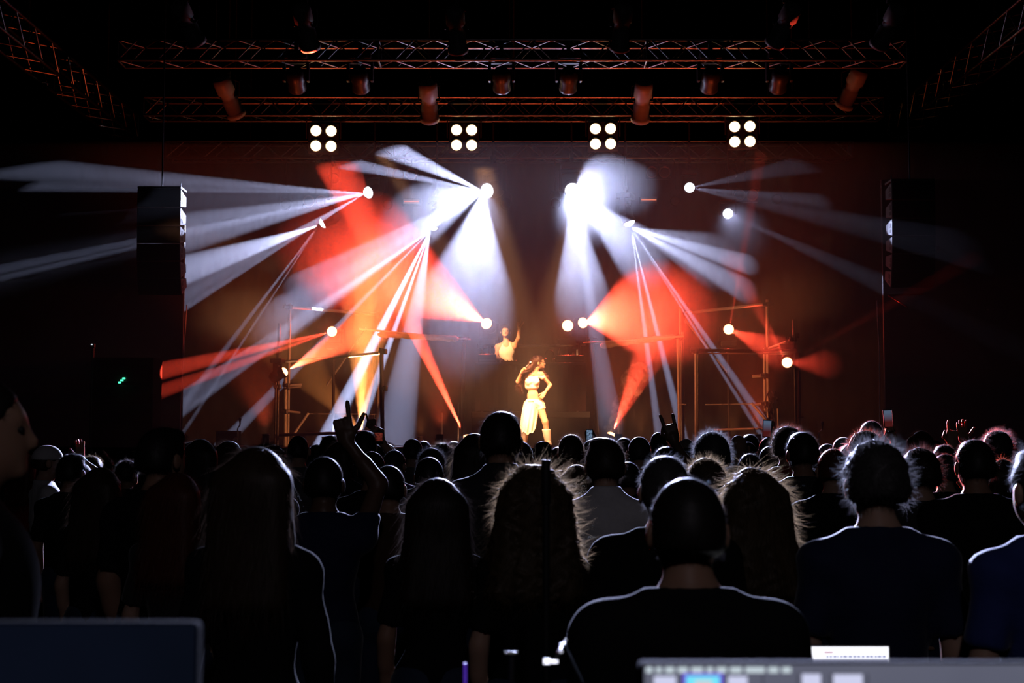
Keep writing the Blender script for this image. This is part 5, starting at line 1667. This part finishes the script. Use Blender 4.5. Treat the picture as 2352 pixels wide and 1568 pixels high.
phone('small upright phone showing a blue picture, between two lit heads', 1354, 1001, 13.75, SCR_B, 0.0, 0.80)
phone('dark upright phone held over the bottom red rail', 1762, 984, 12.75, SCR_M, 0.05, 1.0)
phone('tall upright phone with a bright rim held above the crowd', 2040, 961, 11.35, SCR_M, -0.04, 0.92, mat('bright_phone_rim', (0.9, 0.9, 0.92), 0.4, metal=0.0, spec=0.6))
phone('white glowing phone held low by the sideways head', 2208, 1096, 9.5, SCR_W, 0.55, 0.45)

# the far rows between them
R = random.Random(5)
hk = ['short', 'crop', 'messy', 'long', 'bob', 'curly', 'buzz', 'wavy']
n_far = 0
tries = 0
while n_far < 46 and tries < 4000:
    tries += 1
    Y = R.uniform(12.5, 22.3)
    px = R.uniform(20, 2340)
    x = (px - 1176) / F * Y
    if abs(x) > 7.2 or any((x - a) ** 2 + (Y - b) ** 2 < 0.52 ** 2 for a, b in PEOPLE):
        continue
    zt = R.uniform(1.60, 1.74)
    top = 1010 - (zt - CZ) / Y * F
    hkind = R.choice(hk)
    person(px, top, Y, 'distant person in the far rows, only the dark top of the head showing', R.choice('mmf'), hkind, R.choice(['black', 'dark', 'brown', 'black']), R.choice(['black', 'charcoal', 'navy']), 'short', R.uniform(-25, 25), R.choice(['pale', 'tan', 'tan']), group='distant people in the far rows')
    PEOPLE.append((x, Y))
    n_far += 1

# ------------------------------------------------------------------ the two performers
def turned(prims, origin, yaw, s=1.0, pivot=(0, 0, 1.60), lean=(0, 0)):
    """head limbs moved to origin (their pivot) and turned by a quarter multiple of yaw degrees"""
    out = []
    c, sn = round(math.cos(math.radians(yaw))), round(math.sin(math.radians(yaw)))

    def tr(p):
        x, y, z = p[0] - pivot[0], p[1] - pivot[1], p[2] - pivot[2]
        x, y = c * x - sn * y, sn * x + c * y
        return (origin[0] + s * x + lean[0] * z, origin[1] + s * y + lean[1] * z, origin[2] + s * z)
    for p in prims:
        if p[0] == 'cap':
            out.append(('cap', tr(p[1]), tr(p[2]), p[3] * s, p[4] * s) + tuple(p[5:]))
        else:
            r = p[2] if c else (p[2][1], p[2][0], p[2][2])
            out.append((p[0], tr(p[1]), tuple(s * q for q in r), p[3]))
    return out


def blades(V, Q, n, fn, seed, width=0.003):
    g = np.random.default_rng(seed)
    N = vnormals(V, Q)
    k = g.integers(0, len(V), n)
    d, L, bend = fn(V[k], N[k], g)
    d = d / (np.linalg.norm(d, axis=1)[:, None] + 1e-9)
    return strands(V[k], d, L, np.full(n, width), bend, g)


HEADP = body_parts('m')['head']
# ---- the dancer
GY = 26.0
G0 = Vector((P(1228, 900, GY).x, GY, STAGE_Z))


def G(px, py, dy=0.0):
    return tuple(P(px, py, GY + dy) - G0)


hipA, hipB = G(1216, 930), G(1238, 929)
knA, knB = G(1207, 974, -0.06), G(1252, 968, -0.07)
anA, anB = G(1203, 1014), G(1259, 1014)
shA, shB = G(1205, 861), G(1243, 859)
elA, wrA = G(1189, 876, -0.06), G(1199, 853, -0.20)
elB, wrB = G(1264, 884, 0.06), G(1251, 902, -0.10)
hd = G(1237, 838, 0.02)
torsoG = [ell(G(1222, 880), (0.125, 0.09, 0.16), 0.05), cap(shA, shB, 0.045, 0.045, 0.05), ell(G(1224, 909), (0.105, 0.078, 0.12), 0.05),
          ell((G(1214, 872)[0], -0.075, G(1214, 876)[2]), (0.052, 0.045, 0.05), 0.03), ell((G(1231, 872)[0], -0.075, G(1231, 876)[2]), (0.052, 0.045, 0.05), 0.03)]
pelG = [ell(G(1227, 926), (0.15, 0.105, 0.10), 0.05)]
legG = [cap(hipA, knA, 0.082, 0.052, 0.04), cap(knA, anA, 0.052, 0.035, 0.03), cap(hipB, knB, 0.084, 0.052, 0.04), cap(knB, anB, 0.052, 0.035, 0.03),
        cap(anA, (anA[0] - 0.02, -0.14, 0.035), 0.035, 0.028, 0.02), cap(anB, (anB[0] + 0.03, -0.13, 0.035), 0.035, 0.028, 0.02)]
armG = [cap(shA, elA, 0.042, 0.034, 0.03), cap(elA, wrA, 0.034, 0.024, 0.02), cap(shB, elB, 0.042, 0.034, 0.03), cap(elB, wrB, 0.034, 0.024, 0.02)]
hanG = hand_prims(wrA, (0.5, -0.2, 0.9), (0.8, 0.0, -0.4), 1, 'mic', 0.9) + hand_prims(wrB, (-0.55, -0.3, -0.75), (0.1, 1.0, 0.0), -1, 'hip', 0.9)
nekG = [cap(G(1226, 860), G(1234, 845), 0.047, 0.044, 0.03)]
headG = turned(HEADP, hd, -90, 0.95, (0, 0.0, 1.60), (0.0, 0.0))
wf = (min(wrA[0], wrB[0]), 0)
V, Q = grow('g', legG + pelG + torsoG + armG + nekG + hanG + headG, 0.014,
            ([(wrA[0] - 0.09, wrA[0] + 0.15, 0.007), (wrB[0] - 0.16, wrB[0] + 0.07, 0.007), (hd[0] - 0.11, hd[0] + 0.13, 0.010)], [(-0.33, 0.05, 0.008)],
             [(wrA[2] - 0.04, wrA[2] + 0.19, 0.007), (wrB[2] - 0.18, wrB[2] + 0.04, 0.007), (hd[2] - 0.08, hd[2] + 0.17, 0.010)]))
dn = put('person', np_mesh('dancer_body', V, Q), M_SKIN['pale'], None, Matrix.Translation(G0))
tag(dn, 'dancer in white crop top, draped white skirt and white boots at centre stage', 'person', 'performers on stage')
I4 = Matrix.Identity(4)
M_WSAT = mat('white_satin', (0.80, 0.74, 0.66), 0.45, spec=0.4, var=0.08, scale=20, bump=0.15)
V, Q = grow('ct', inflate(torsoG[:2] + torsoG[3:], 0.014) + [cap(shA, G(1202, 866), 0.052, 0.05, 0.03), cap(shB, G(1246, 866), 0.052, 0.05, 0.03)], 0.012,
            clip=[((0, 0, -1), -G(1220, 893)[2]), ((0.0, -0.4, 1), G(1220, 861)[2])], noise=folds(0.004, 50, 40))
put('crop_top', np_mesh('crop_top', V, Q), M_WSAT, dn, I4, True)
V, Q = grow('sh', inflate(pelG, 0.016) + [cap(hipB, G(1243, 941), 0.102, 0.098, 0.03), cap(hipA, G(1212, 950), 0.10, 0.09, 0.03)], 0.012,
            clip=[((0.10, 0, 1), G(1228, 917)[2] + 0.0), ((0.25, 0, -1), -G(1236, 942)[2] + 0.25 * G(1236, 942)[0])], noise=folds(0.006, 45, 30, 2))
sk = put('skirt', np_mesh('skirt', V, Q), M_WSAT, dn, I4, True)
# hanging drape over one leg, pleated
v, f = [], []
nu, nv = 26, 16
for side in (0, 1):
    for j in range(nv + 1):
        b = j / nv
        for i in range(nu + 1):
            a = i / nu
            xl, xr = 1204 - 16 * b + 5 * b * b, 1241 - 9 * b - 1 * b * b
            px_ = xl + (xr - xl) * a
            py_ = 921 + (76 - 12 * abs(a - 0.55) - 10 * max(0, a - 0.75) * 4) * b + 2.0 * math.sin(a * 17) * b
            bulge = -0.125 - 0.05 * b + 0.11 * (2 * a - 1) ** 2
            pl = 0.020 * b * math.sin(a * 24 + 1.5 * b) + 0.008 * math.sin(a * 11 - 6 * b)
            p = G(px_, py_)
            v.append((p[0], bulge + pl + 0.012 * side, p[2]))
nn = (nu + 1) * (nv + 1)
for j in range(nv):
    for i in range(nu):
        a = j * (nu + 1) + i
        f.append((a, a + 1, a + nu + 2, a + nu + 1))
        f.append((nn + a, nn + a + nu + 1, nn + a + nu + 2, nn + a + 1))
for i in range(nu):
    for a in (i, nv * (nu + 1) + i):
        f.append((a, nn + a, nn + a + 1, a + 1) if a >= nv * (nu + 1) else (a, a + 1, nn + a + 1, nn + a))
for j in range(nv):
    a = j * (nu + 1)
    f.append((a, a + nu + 1, nn + a + nu + 1, nn + a))
    a = a + nu
    f.append((a, nn + a, nn + a + nu + 1, a + nu + 1))
put('drape', smooth(MB().add(v, f).mesh('skirt_drape')), M_WSAT, sk, I4, True)
for an, kn, sx in ((anA, knA, -0.02), (anB, knB, 0.03)):
    top = tuple(an[i] + (kn[i] - an[i]) * 0.62 for i in range(3))
    V, Q = grow('bt', [cap(top, an, 0.078, 0.060, 0.03), cap((an[0], an[1], 0.05), (an[0] + sx, -0.15, 0.042), 0.052, 0.04, 0.03)], 0.012,
                clip=[((0, 0, 1), top[2]), ((0, 0, -1), -0.004)])
    put('boot', np_mesh('boot', V, Q), M_WSAT, dn, I4, True)
hp = [ell((hd[0] - 0.022, hd[1] + 0.005, hd[2] + 0.075), (0.108, 0.102, 0.104), 0.03), cap(G(1228, 832), G(1203, 862, -0.06), 0.07, 0.055, 0.04), cap(G(1203, 862, -0.02), G(1192, 885, 0.0), 0.055, 0.045, 0.04), cap(G(1192, 885), G(1199, 898, 0.02), 0.042, 0.018, 0.03),
      cap(G(1236, 842, 0.08), G(1254, 866, 0.06), 0.05, 0.045, 0.04), cap(G(1254, 866, 0.05), G(1259, 878, 0.04), 0.045, 0.018, 0.03), cap(G(1222, 836, 0.06), G(1222, 880, 0.12), 0.08, 0.07, 0.04)]
V, Q = grow('hr', hp, 0.013, clip=[((0.85, -0.3, -0.42), 0.85 * (hd[0] + 0.045) - 0.3 * hd[1] - 0.42 * (hd[2] + 0.05))] if False else [], noise=lambda X, Y, Z: (0.012 * np.sin(45 * X + 9 * np.sin(16 * Z)) * np.sin(40 * Y + 3)).astype(np.float32))
ex = blades(V, Q, 3000, lambda r, n, g: (n * 0.22 + g.normal(size=n.shape) * 0.25 + np.array((-0.1, 0, -0.9)), g.uniform(0.05, 0.12, len(n)), g.normal(size=n.shape) * 0.025), 5, 0.003)
put('hair', np_mesh('dancer_hair', V, Q, ex), M_HAIR['darkred'], dn, I4, True)
for k in (-1, 1):
    put('eye', smooth(MB().lathe([(0.001, -0.010), (0.009, -0.005), (0.009, 0.005), (0.001, 0.010)], 8, Matrix.Translation((hd[0] + 0.098, hd[1] + k * 0.031, hd[2] + 0.044))).mesh('eye')), M_BLACK, dn, I4, True)
put('lips', smooth(MB().lathe([(0.001, -0.014), (0.007, -0.006), (0.007, 0.006), (0.001, 0.014)], 8, Matrix.Translation((hd[0] + 0.100, hd[1], hd[2] - 0.012)) @ Matrix.Rotation(math.pi / 2, 4, 'X')).mesh('lips')), mat('lipstick', (0.5, 0.05, 0.05), 0.4), dn, I4, True)
put('bracelet', smooth(MB().lathe([(0.030, -0.008), (0.034, 0), (0.030, 0.008)], 12, Matrix.Translation(Vector(wrA) * 0.85 + Vector(elA) * 0.15) @ (Vector(wrA) - Vector(elA)).to_track_quat('Z', 'Y').to_matrix().to_4x4()).mesh('bracelet')), M_CHROME, dn, I4, True)
mc = Vector(wrA) + Vector((0.055, -0.03, 0.06)) + G0
t = thing('microphone', 'handheld microphone in the dancer\'s raised hand', 'microphone', tuple(mc), None)
Mm = aim_matrix(mc, (-0.75, 0.1, -0.75))
put('handle', smooth(MB().lathe([(0.012, 0.11), (0.014, 0.0), (0.010, -0.09)], 12).mesh('mic_handle')), M_FIX_G, t, Mm)
put('mic_head', smooth(MB().lathe([(0.014, 0.10), (0.024, 0.115), (0.026, 0.14), (0.016, 0.165)], 12).mesh('mic_head')), M_CHROME, t, Mm)

# ---- the DJ
DY = 28.75
D0 = Vector((P(1164, 850, DY).x, DY, RISER_Z))


def Dj(px, py, dy=0.0):
    return tuple(P(px, py, DY + dy) - D0)


shA, shB = Dj(1144, 797), Dj(1182, 794)
elA, wrA = Dj(1140, 819, -0.05), Dj(1153, 827, -0.27)
elB, wrB = Dj(1191, 776, -0.16), Dj(1193, 752, -0.20)
hd = Dj(1161, 768, -0.02)
tor = [ell(Dj(1163, 806), (0.165, 0.105, 0.17), 0.05), cap(shA, shB, 0.058, 0.058, 0.05), cap(Dj(1163, 786), shA, 0.045, 0.04, 0.05), cap(Dj(1163, 786), shB, 0.045, 0.04, 0.05), ell(Dj(1164, 832), (0.135, 0.09, 0.16), 0.05)]
pel = [ell(Dj(1164, 852), (0.155, 0.11, 0.12), 0.05)]
leg = []
for k in (-1, 1):
    leg += [cap((k * 0.09, 0, 0.88), (k * 0.10, -0.02, 0.48), 0.085, 0.055, 0.04), cap((k * 0.10, -0.02, 0.48), (k * 0.10, 0.02, 0.08), 0.055, 0.038, 0.03), cap((k * 0.10, 0.03, 0.04), (k * 0.11, -0.14, 0.032), 0.04, 0.032, 0.02)]
arm = [ell(shA, (0.06, 0.06, 0.06), 0.04), ell(shB, (0.06, 0.06, 0.06), 0.04), cap(shA, elA, 0.050, 0.040, 0.03), cap(elA, wrA, 0.040, 0.028, 0.02), cap(shB, elB, 0.050, 0.040, 0.03), cap(elB, wrB, 0.040, 0.028, 0.02)]
han = hand_prims(wrA, (0.5, -0.8, -0.25), (0, 0, -1), -1, 'hip') + hand_prims(wrB, (-0.1, -0.1, 1), (0, -1, 0), 1, 'lshape', 1.1)
nek = [cap(Dj(1163, 788), Dj(1162, 772), 0.056, 0.054, 0.03)]
headD = turned(HEADP, hd, 180, 1.08, (0, 0, 1.58))
V, Q = grow('d', leg + pel + tor + arm + nek + han + headD, 0.015,
            ([(wrA[0] - 0.05, wrA[0] + 0.13, 0.008), (wrB[0] - 0.09, wrB[0] + 0.09, 0.007), (hd[0] - 0.11, hd[0] + 0.11, 0.010)], [(-0.50, -0.10, 0.009)],
             [(wrA[2] - 0.10, wrA[2] + 0.05, 0.008), (wrB[2] - 0.02, wrB[2] + 0.20, 0.007), (hd[2] - 0.06, hd[2] + 0.2, 0.010)]))
dj = put('person', np_mesh('dj_body', V, Q), M_SKIN['pale'], None, Matrix.Translation(D0))
tag(dj, 'DJ in a pale sleeveless top behind the booth, one arm raised with thumb up', 'person', 'performers on stage')
V, Q = grow('dt', inflate(tor, 0.012) + inflate(pel, 0.012) + [('sub', Dj(1163, 786, -0.08), (0.072, 0.14, 0.10), 0.01)], 0.012, clip=[((0, 0, 1), Dj(1163, 783)[2]), ((0.9, 0, 0.45), 0.9 * Dj(1179, 800)[0] + 0.45 * Dj(1179, 800)[2]), ((-0.9, 0, 0.45), -0.9 * Dj(1149, 800)[0] + 0.45 * Dj(1149, 800)[2]), ((0, 0, -1), -Dj(1164, 858)[2])], noise=folds(0.003, 40, 25))
put('vest', np_mesh('dj_vest', V, Q), mat('cream_jersey', (0.78, 0.72, 0.60), 0.8, spec=0.2), dj, I4, True)
V, Q = grow('dp', inflate(pel, 0.014) + inflate(leg, 0.014), 0.02, clip=[((0, 0, 1), 0.95), ((0, 0, -1), -0.06)])
put('trousers', np_mesh('dj_trousers', V, Q), M_CLOTH['black'], dj, I4, True)
hc_ = (hd[0], hd[1] + 0.012, hd[2] + 0.082)
V, Q = grow('dh', [ell(hc_, (0.104, 0.122, 0.124), 0.02), ell((hc_[0] + 0.01, hc_[1] - 0.06, hc_[2] + 0.075), (0.065, 0.055, 0.035), 0.03)], 0.012, clip=[((0, -0.72, -0.69), -0.72 * (hc_[1] - 0.080) - 0.69 * (hc_[2] + 0.006)), ((0, 0.3, -1), -(hc_[2] - 0.075) + 0.3 * hc_[1])])
ex = blades(V, Q, 1600, lambda r, n, g: (n * 0.6 + g.normal(size=n.shape) * 0.4, g.uniform(0.03, 0.06, len(n)), g.normal(size=n.shape) * 0.015), 9)
put('hair', np_mesh('dj_hair', V, Q, ex), M_HAIR['dark'], dj, I4, True)
for k in (-1, 1):
    put('eye', smooth(MB().lathe([(0.001, -0.012), (0.009, -0.006), (0.009, 0.006), (0.001, 0.012)], 8, Matrix.Translation((hd[0] + k * 0.036, hd[1] - 0.113, hd[2] + 0.068))).mesh('eye')), M_BLACK, dj, I4, True)
put('mouth', smooth(MB().lathe([(0.001, -0.024), (0.006, -0.012), (0.006, 0.012), (0.001, 0.024)], 8, Matrix.Translation((hd[0], hd[1] - 0.118, hd[2] + 0.008)) @ Matrix.Rotation(math.pi / 2, 4, 'Y')).mesh('mouth')), mat('lip_colour', (0.35, 0.10, 0.08), 0.5), dj, I4, True)

# ------------------------------------------------------------------ mixing position in front of the camera
def emit_box(name, x0, x1, y0, y1, Y, mt, parent, dz=0.0):
    a, b = P(x0, y1, Y), P(x1, y0, Y)
    return put(name, MB().box((a.x, Y - 0.002 - dz, a.z), (b.x, Y - 0.0005 - dz, b.z)).mesh(name), mt, parent)


MY = 1.70
E_PANEL = screen_mat('interface_grey', (0.100, 0.105, 0.150), (0.135, 0.14, 0.19), 1.0, 6)
E_TEXT = emit('interface_text', (0.62, 0.72, 0.78), 0.9)
E_ICON = emit('interface_icon', (0.62, 0.64, 0.86), 1.0)
E_CYAN = emit('interface_cyan', (0.18, 0.78, 0.95), 1.0)
E_VIO = emit('interface_violet', (0.16, 0.10, 0.75), 1.0)
E_SEP = emit('interface_gap', (0.06, 0.062, 0.09), 1.0)
a, b = P(1468, 1522, MY), P(2520, 1522, MY)
H = 0.33
t = thing('monitor', 'bright blurred computer monitor with icons along the bottom edge', 'monitor', ((a.x + b.x) / 2, MY, 1.02))
put('housing', MB().box((a.x, MY, a.z - H), (b.x, MY + 0.03, a.z), 0.006).mesh('monitor_housing'), M_DRAPE, t)
s0, s1 = P(1480, 1526, MY), P(2500, 1526, MY)
put('screen', MB().box((s0.x, MY - 0.0012, s0.z - H + 0.03), (s1.x, MY + 0.001, s0.z)).mesh('monitor_screen'), E_PANEL, t)
x = 1484
for w in (14, 12, 20, 22, 26, 14, 22, 26, 44, 22, 20):
    emit_box('menu_word', x, x + w, 1531, 1544, MY, E_TEXT, t)
    x += w + 9
for x0, x1, y0, m_ in ((1502, 1552, 1552, E_ICON), (1672, 1716, 1552, E_ICON), (1842, 1884, 1547, E_ICON), (1914, 1980, 1548, E_ICON)):
    emit_box('icon', x0, x1, y0, 1590, MY, m_, t)
vio = emit_box('selected_tile', 1568, 1660, 1545, 1600, MY, E_VIO, t)
emit_box('tile_picture', 1576, 1652, 1551, 1600, MY, E_CYAN, vio, 0.0015)
emit_box('tile_glow', 1596, 1634, 1560, 1600, MY, E_TEXT, vio, 0.003)
for x in (1562, 1664, 1750, 1830, 1906, 1990):
    emit_box('divider', x, x + 4, 1546, 1600, MY, E_SEP, t)
put('stand', MB().box(((a.x + b.x) / 2 - 0.03, MY + 0.03, 1.03), ((a.x + b.x) / 2 + 0.03, MY + 0.06, a.z - 0.1), 0.006).box(((a.x + b.x) / 2 - 0.12, MY - 0.08, 1.02), ((a.x + b.x) / 2 + 0.12, MY + 0.12, 1.035), 0.004).mesh('monitor_stand'), M_FIX, t)

LY = 1.55
a, b = P(-260, 1430, LY), P(454, 1430, LY)
t = thing('monitor', 'dark monitor with a faint blue glow at the bottom corner', 'monitor', ((a.x + b.x) / 2, LY, 1.02))
put('housing', MB().box((a.x, LY, a.z - 0.34), (b.x, LY + 0.03, a.z), 0.006).mesh('dim_housing'), M_DRAPE, t)
s0, s1 = P(-240, 1433, LY), P(450, 1433, LY)
put('screen', MB().box((s0.x, LY - 0.0015, s0.z - 0.31), (s1.x, LY + 0.001, s0.z)).mesh('dim_screen'), screen_mat('dim_blue_screen', (0.0018, 0.0028, 0.006), (0.003, 0.0045, 0.012), 1.0, 4), t)
put('stand', MB().box(((a.x + b.x) / 2 - 0.03, LY + 0.03, 1.03), ((a.x + b.x) / 2 + 0.03, LY + 0.06, a.z - 0.1), 0.006).box(((a.x + b.x) / 2 - 0.12, LY - 0.08, 1.02), ((a.x + b.x) / 2 + 0.12, LY + 0.12, 1.035), 0.004).mesh('dim_stand'), M_FIX, t)


def desk(label, x0, x1, y0, y1, z):
    t = thing('desk', label, 'desk', ((x0 + x1) / 2, (y0 + y1) / 2, 0))
    put('top', MB().box((x0, y0, z - 0.03), (x1, y1, z), 0.005).mesh('desk_top'), M_BLACK, t)
    for x in (x0 + 0.05, x1 - 0.05):
        for y in (y0 + 0.05, y1 - 0.05):
            tube_between('leg', (x, y, 0), (x, y, z - 0.03), 0.022, M_STEEL_D, t, 8)


desk('black technician desk under the monitors at the bottom edge', -0.95, 1.0, 1.30, 2.62, 1.02)
# laptop of the operator in front
LX0, LX1 = P(1735, 1480, 3.75).x, P(2046, 1480, 3.75).x
zt = P(2000, 1481, 3.75).z
t = thing('laptop', 'open laptop with a glaring white page beside the large close man', 'laptop', ((LX0 + LX1) / 2, 3.75, zt - 0.25))
put('lid', MB().box((LX0, 3.75, zt - 0.235), (LX1, 3.76, zt), 0.004).mesh('laptop_lid'), M_FIX_G, t)
E_PAGE = emit('white_page', (0.92, 0.93, 1.0), 1.35)
sc = put('screen', MB().box((LX0 + 0.006, 3.7485, zt - 0.225), (LX1 - 0.006, 3.7505, zt - 0.004)).mesh('laptop_screen'), E_PAGE, t)
emit_box('page_mark', 1893, 1913, 1496, 1499, 3.75, emit('page_red', (0.5, 0.12, 0.25), 0.8), sc)
R = random.Random(3)
x = 1898
while x < 2036:
    w = R.uniform(3, 9)
    emit_box('text_line', x, min(x + w, 2038), 1505, 1509, 3.75, emit('page_ink', (0.25, 0.28, 0.6), 0.8), sc)
    x += w + R.uniform(2, 4)
emit_box('text_block', 1760, 2040, 1513, 1530, 3.75, emit('page_shade', (0.35, 0.36, 0.5), 0.8), sc)
put('base', MB().box((LX0, 3.50, zt - 0.252), (LX1, 3.755, zt - 0.236), 0.004).mesh('laptop_base'), M_FIX_G, t)
desk('black stand table carrying the white laptop', LX0 - 0.05, LX1 + 0.05, 3.46, 3.84, zt - 0.252)
# small console with a bent lamp
cx = P(1262, 1520, 2.35)
t = thing('lighting_console', 'dark lighting console with a small white bent lamp and violet strip', 'console', (cx.x, 2.35, 1.02))
put('body', MB().box((cx.x - 0.35, 2.15, 1.02), (cx.x + 0.25, 2.55, 1.20), 0.012).mesh('console_body'), M_FIX, t)
for i in range(6):
    put('fader', MB().box((cx.x - 0.30 + i * 0.09, 2.25, 1.20), (cx.x - 0.28 + i * 0.09, 2.29, 1.215), 0.003).mesh('fader'), M_FIX_G, t)
pts = [(cx.x + 0.08, 2.45, 1.20), (cx.x + 0.075, 2.44, 1.30), tuple(P(1293, 1478, 2.40)), tuple(P(1284, 1502, 2.36)), tuple(P(1276, 1515, 2.35))]
nk = put('lamp_neck', smooth(MB().tube(pts, 0.004, 6).mesh('lamp_neck')), M_FIX, t)
E_LED = emit('console_lamp_white', (0.85, 0.85, 1.0), 2.2)
for x0, x1, y0, y1 in ((1249, 1263, 1512, 1524), (1265, 1281, 1515, 1522)):
    emit_box('lamp_led', x0, x1, y0, y1, 2.35, E_LED, nk)
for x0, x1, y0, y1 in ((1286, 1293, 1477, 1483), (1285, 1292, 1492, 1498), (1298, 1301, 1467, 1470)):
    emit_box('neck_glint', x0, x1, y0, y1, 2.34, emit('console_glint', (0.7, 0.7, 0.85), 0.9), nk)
emit_box('level_strip', 1160, 1188, 1495, 1499, 2.36, emit('dim_strip', (0.09, 0.09, 0.08), 1.0), t)
tube_between('strip_support', (P(1174, 1500, 2.37).x, 2.37, 1.20), (P(1174, 1500, 2.37).x, 2.37, P(1174, 1497, 2.37).z), 0.004, M_FIX, t, 6)
ps = put('violet_strip', MB().box((P(1066, 1520, 2.3).x, 2.298, 1.20), (P(1071, 1520, 2.3).x, 2.302, P(1066, 1522, 2.3).z)).mesh('violet_strip'), emit('violet_led', (0.10, 0.03, 0.55), 0.7), t)
# thin dark measuring stand in front of the frizzy curls
a = P(1254, 1056, 3.9)
t = thing('measuring_stand', 'thin dark pole standing in front of the frizzy curls', 'stand', (a.x, a.y, 0))
tube_between('pole', (a.x, a.y, 0.02), (a.x, a.y, a.z - 0.12), 0.010, M_BLACK, t, 8)
tube_between('capsule', (a.x, a.y, a.z - 0.12), (a.x, a.y, a.z), 0.0125, M_RUBBER, t, 10)
for k in range(3):
    w = 2 * math.pi * k / 3 + 0.4
    tube_between('leg', (a.x, a.y, 0.30), (a.x + 0.28 * math.cos(w), a.y + 0.28 * math.sin(w), 0.012), 0.009, M_BLACK, t, 6)

# ------------------------------------------------------------------ haze and smoke
def volume_mat(name, density, noise=None):
    m = bpy.data.materials.new(name)
    m.use_nodes = True
    nt = m.node_tree
    nt.nodes.clear()
    out = nt.nodes.new('ShaderNodeOutputMaterial')
    vs = nt.nodes.new('ShaderNodeVolumeScatter')
    vs.inputs['Density'].default_value = density
    nt.links.new(vs.outputs[0], out.inputs['Volume'])
    if noise:
        scale, lo, hi = noise
        tc = nt.nodes.new('ShaderNodeTexCoord')
        nz = nt.nodes.new('ShaderNodeTexNoise')
        nz.inputs['Scale'].default_value = scale
        nz.inputs['Detail'].default_value = 3
        nz.inputs['Distortion'].default_value = 1.6
        nt.links.new(tc.outputs['Object'], nz.inputs['Vector'])
        mr = nt.nodes.new('ShaderNodeMapRange')
        mr.inputs[1].default_value = lo
        mr.inputs[2].default_value = hi
        mr.inputs[3].default_value = 0.0
        mr.inputs[4].default_value = density
        nt.links.new(nz.outputs['Fac'], mr.inputs[0])
        nt.links.new(mr.outputs[0], vs.inputs['Density'])
        m.cycles.volume_step_rate = 0.5
    return m


prof = [(20.6, STAGE_Z + 0.02), (21.0, 3.0), (21.8, 4.8), (23.0, 6.1), (24.6, 6.9), (26.4, 7.35), (28.4, 7.6), (32.7, 7.8), (32.7, STAGE_Z + 0.02)]
k = len(prof)
hv = [(-13, y, z) for y, z in prof] + [(13, y, z) for y, z in prof]
hf = [tuple(range(k)), tuple(reversed(range(k, 2 * k)))] + [(i, i + k, (i + 1) % k + k, (i + 1) % k) for i in range(k)]
hm = MB().add(hv, hf).mesh('haze')
bm = bmesh.new()
bm.from_mesh(hm)
bmesh.ops.recalc_face_normals(bm, faces=bm.faces)
bm.to_mesh(hm)
bm.free()
hz = put('haze', hm, volume_mat('stage_haze', HAZE))
tag(hz, 'thin stage haze filling the air above the stage', 'haze', kind='stuff')
pa, pb_ = P(1398, 985, 28.1), P(1460, 862, 27.6)
V, Q = grow('sm', [cap((0, 0, 0), tuple(pb_ - pa), 0.10, 0.26, 0.05)], 0.05, noise=lambda X, Y, Z: (0.05 * np.sin(9 * X + 4 * Z) * np.sin(8 * Z + 3 * Y)).astype(np.float32))
sm_ = put('smoke', np_mesh('smoke_plume', V, Q), volume_mat('curling_smoke', 6.0, (5.5, 0.48, 0.68)), None, Matrix.Translation(pa))
tag(sm_, 'curling red-lit smoke rising past the dancer from the stage floor', 'smoke', kind='stuff')
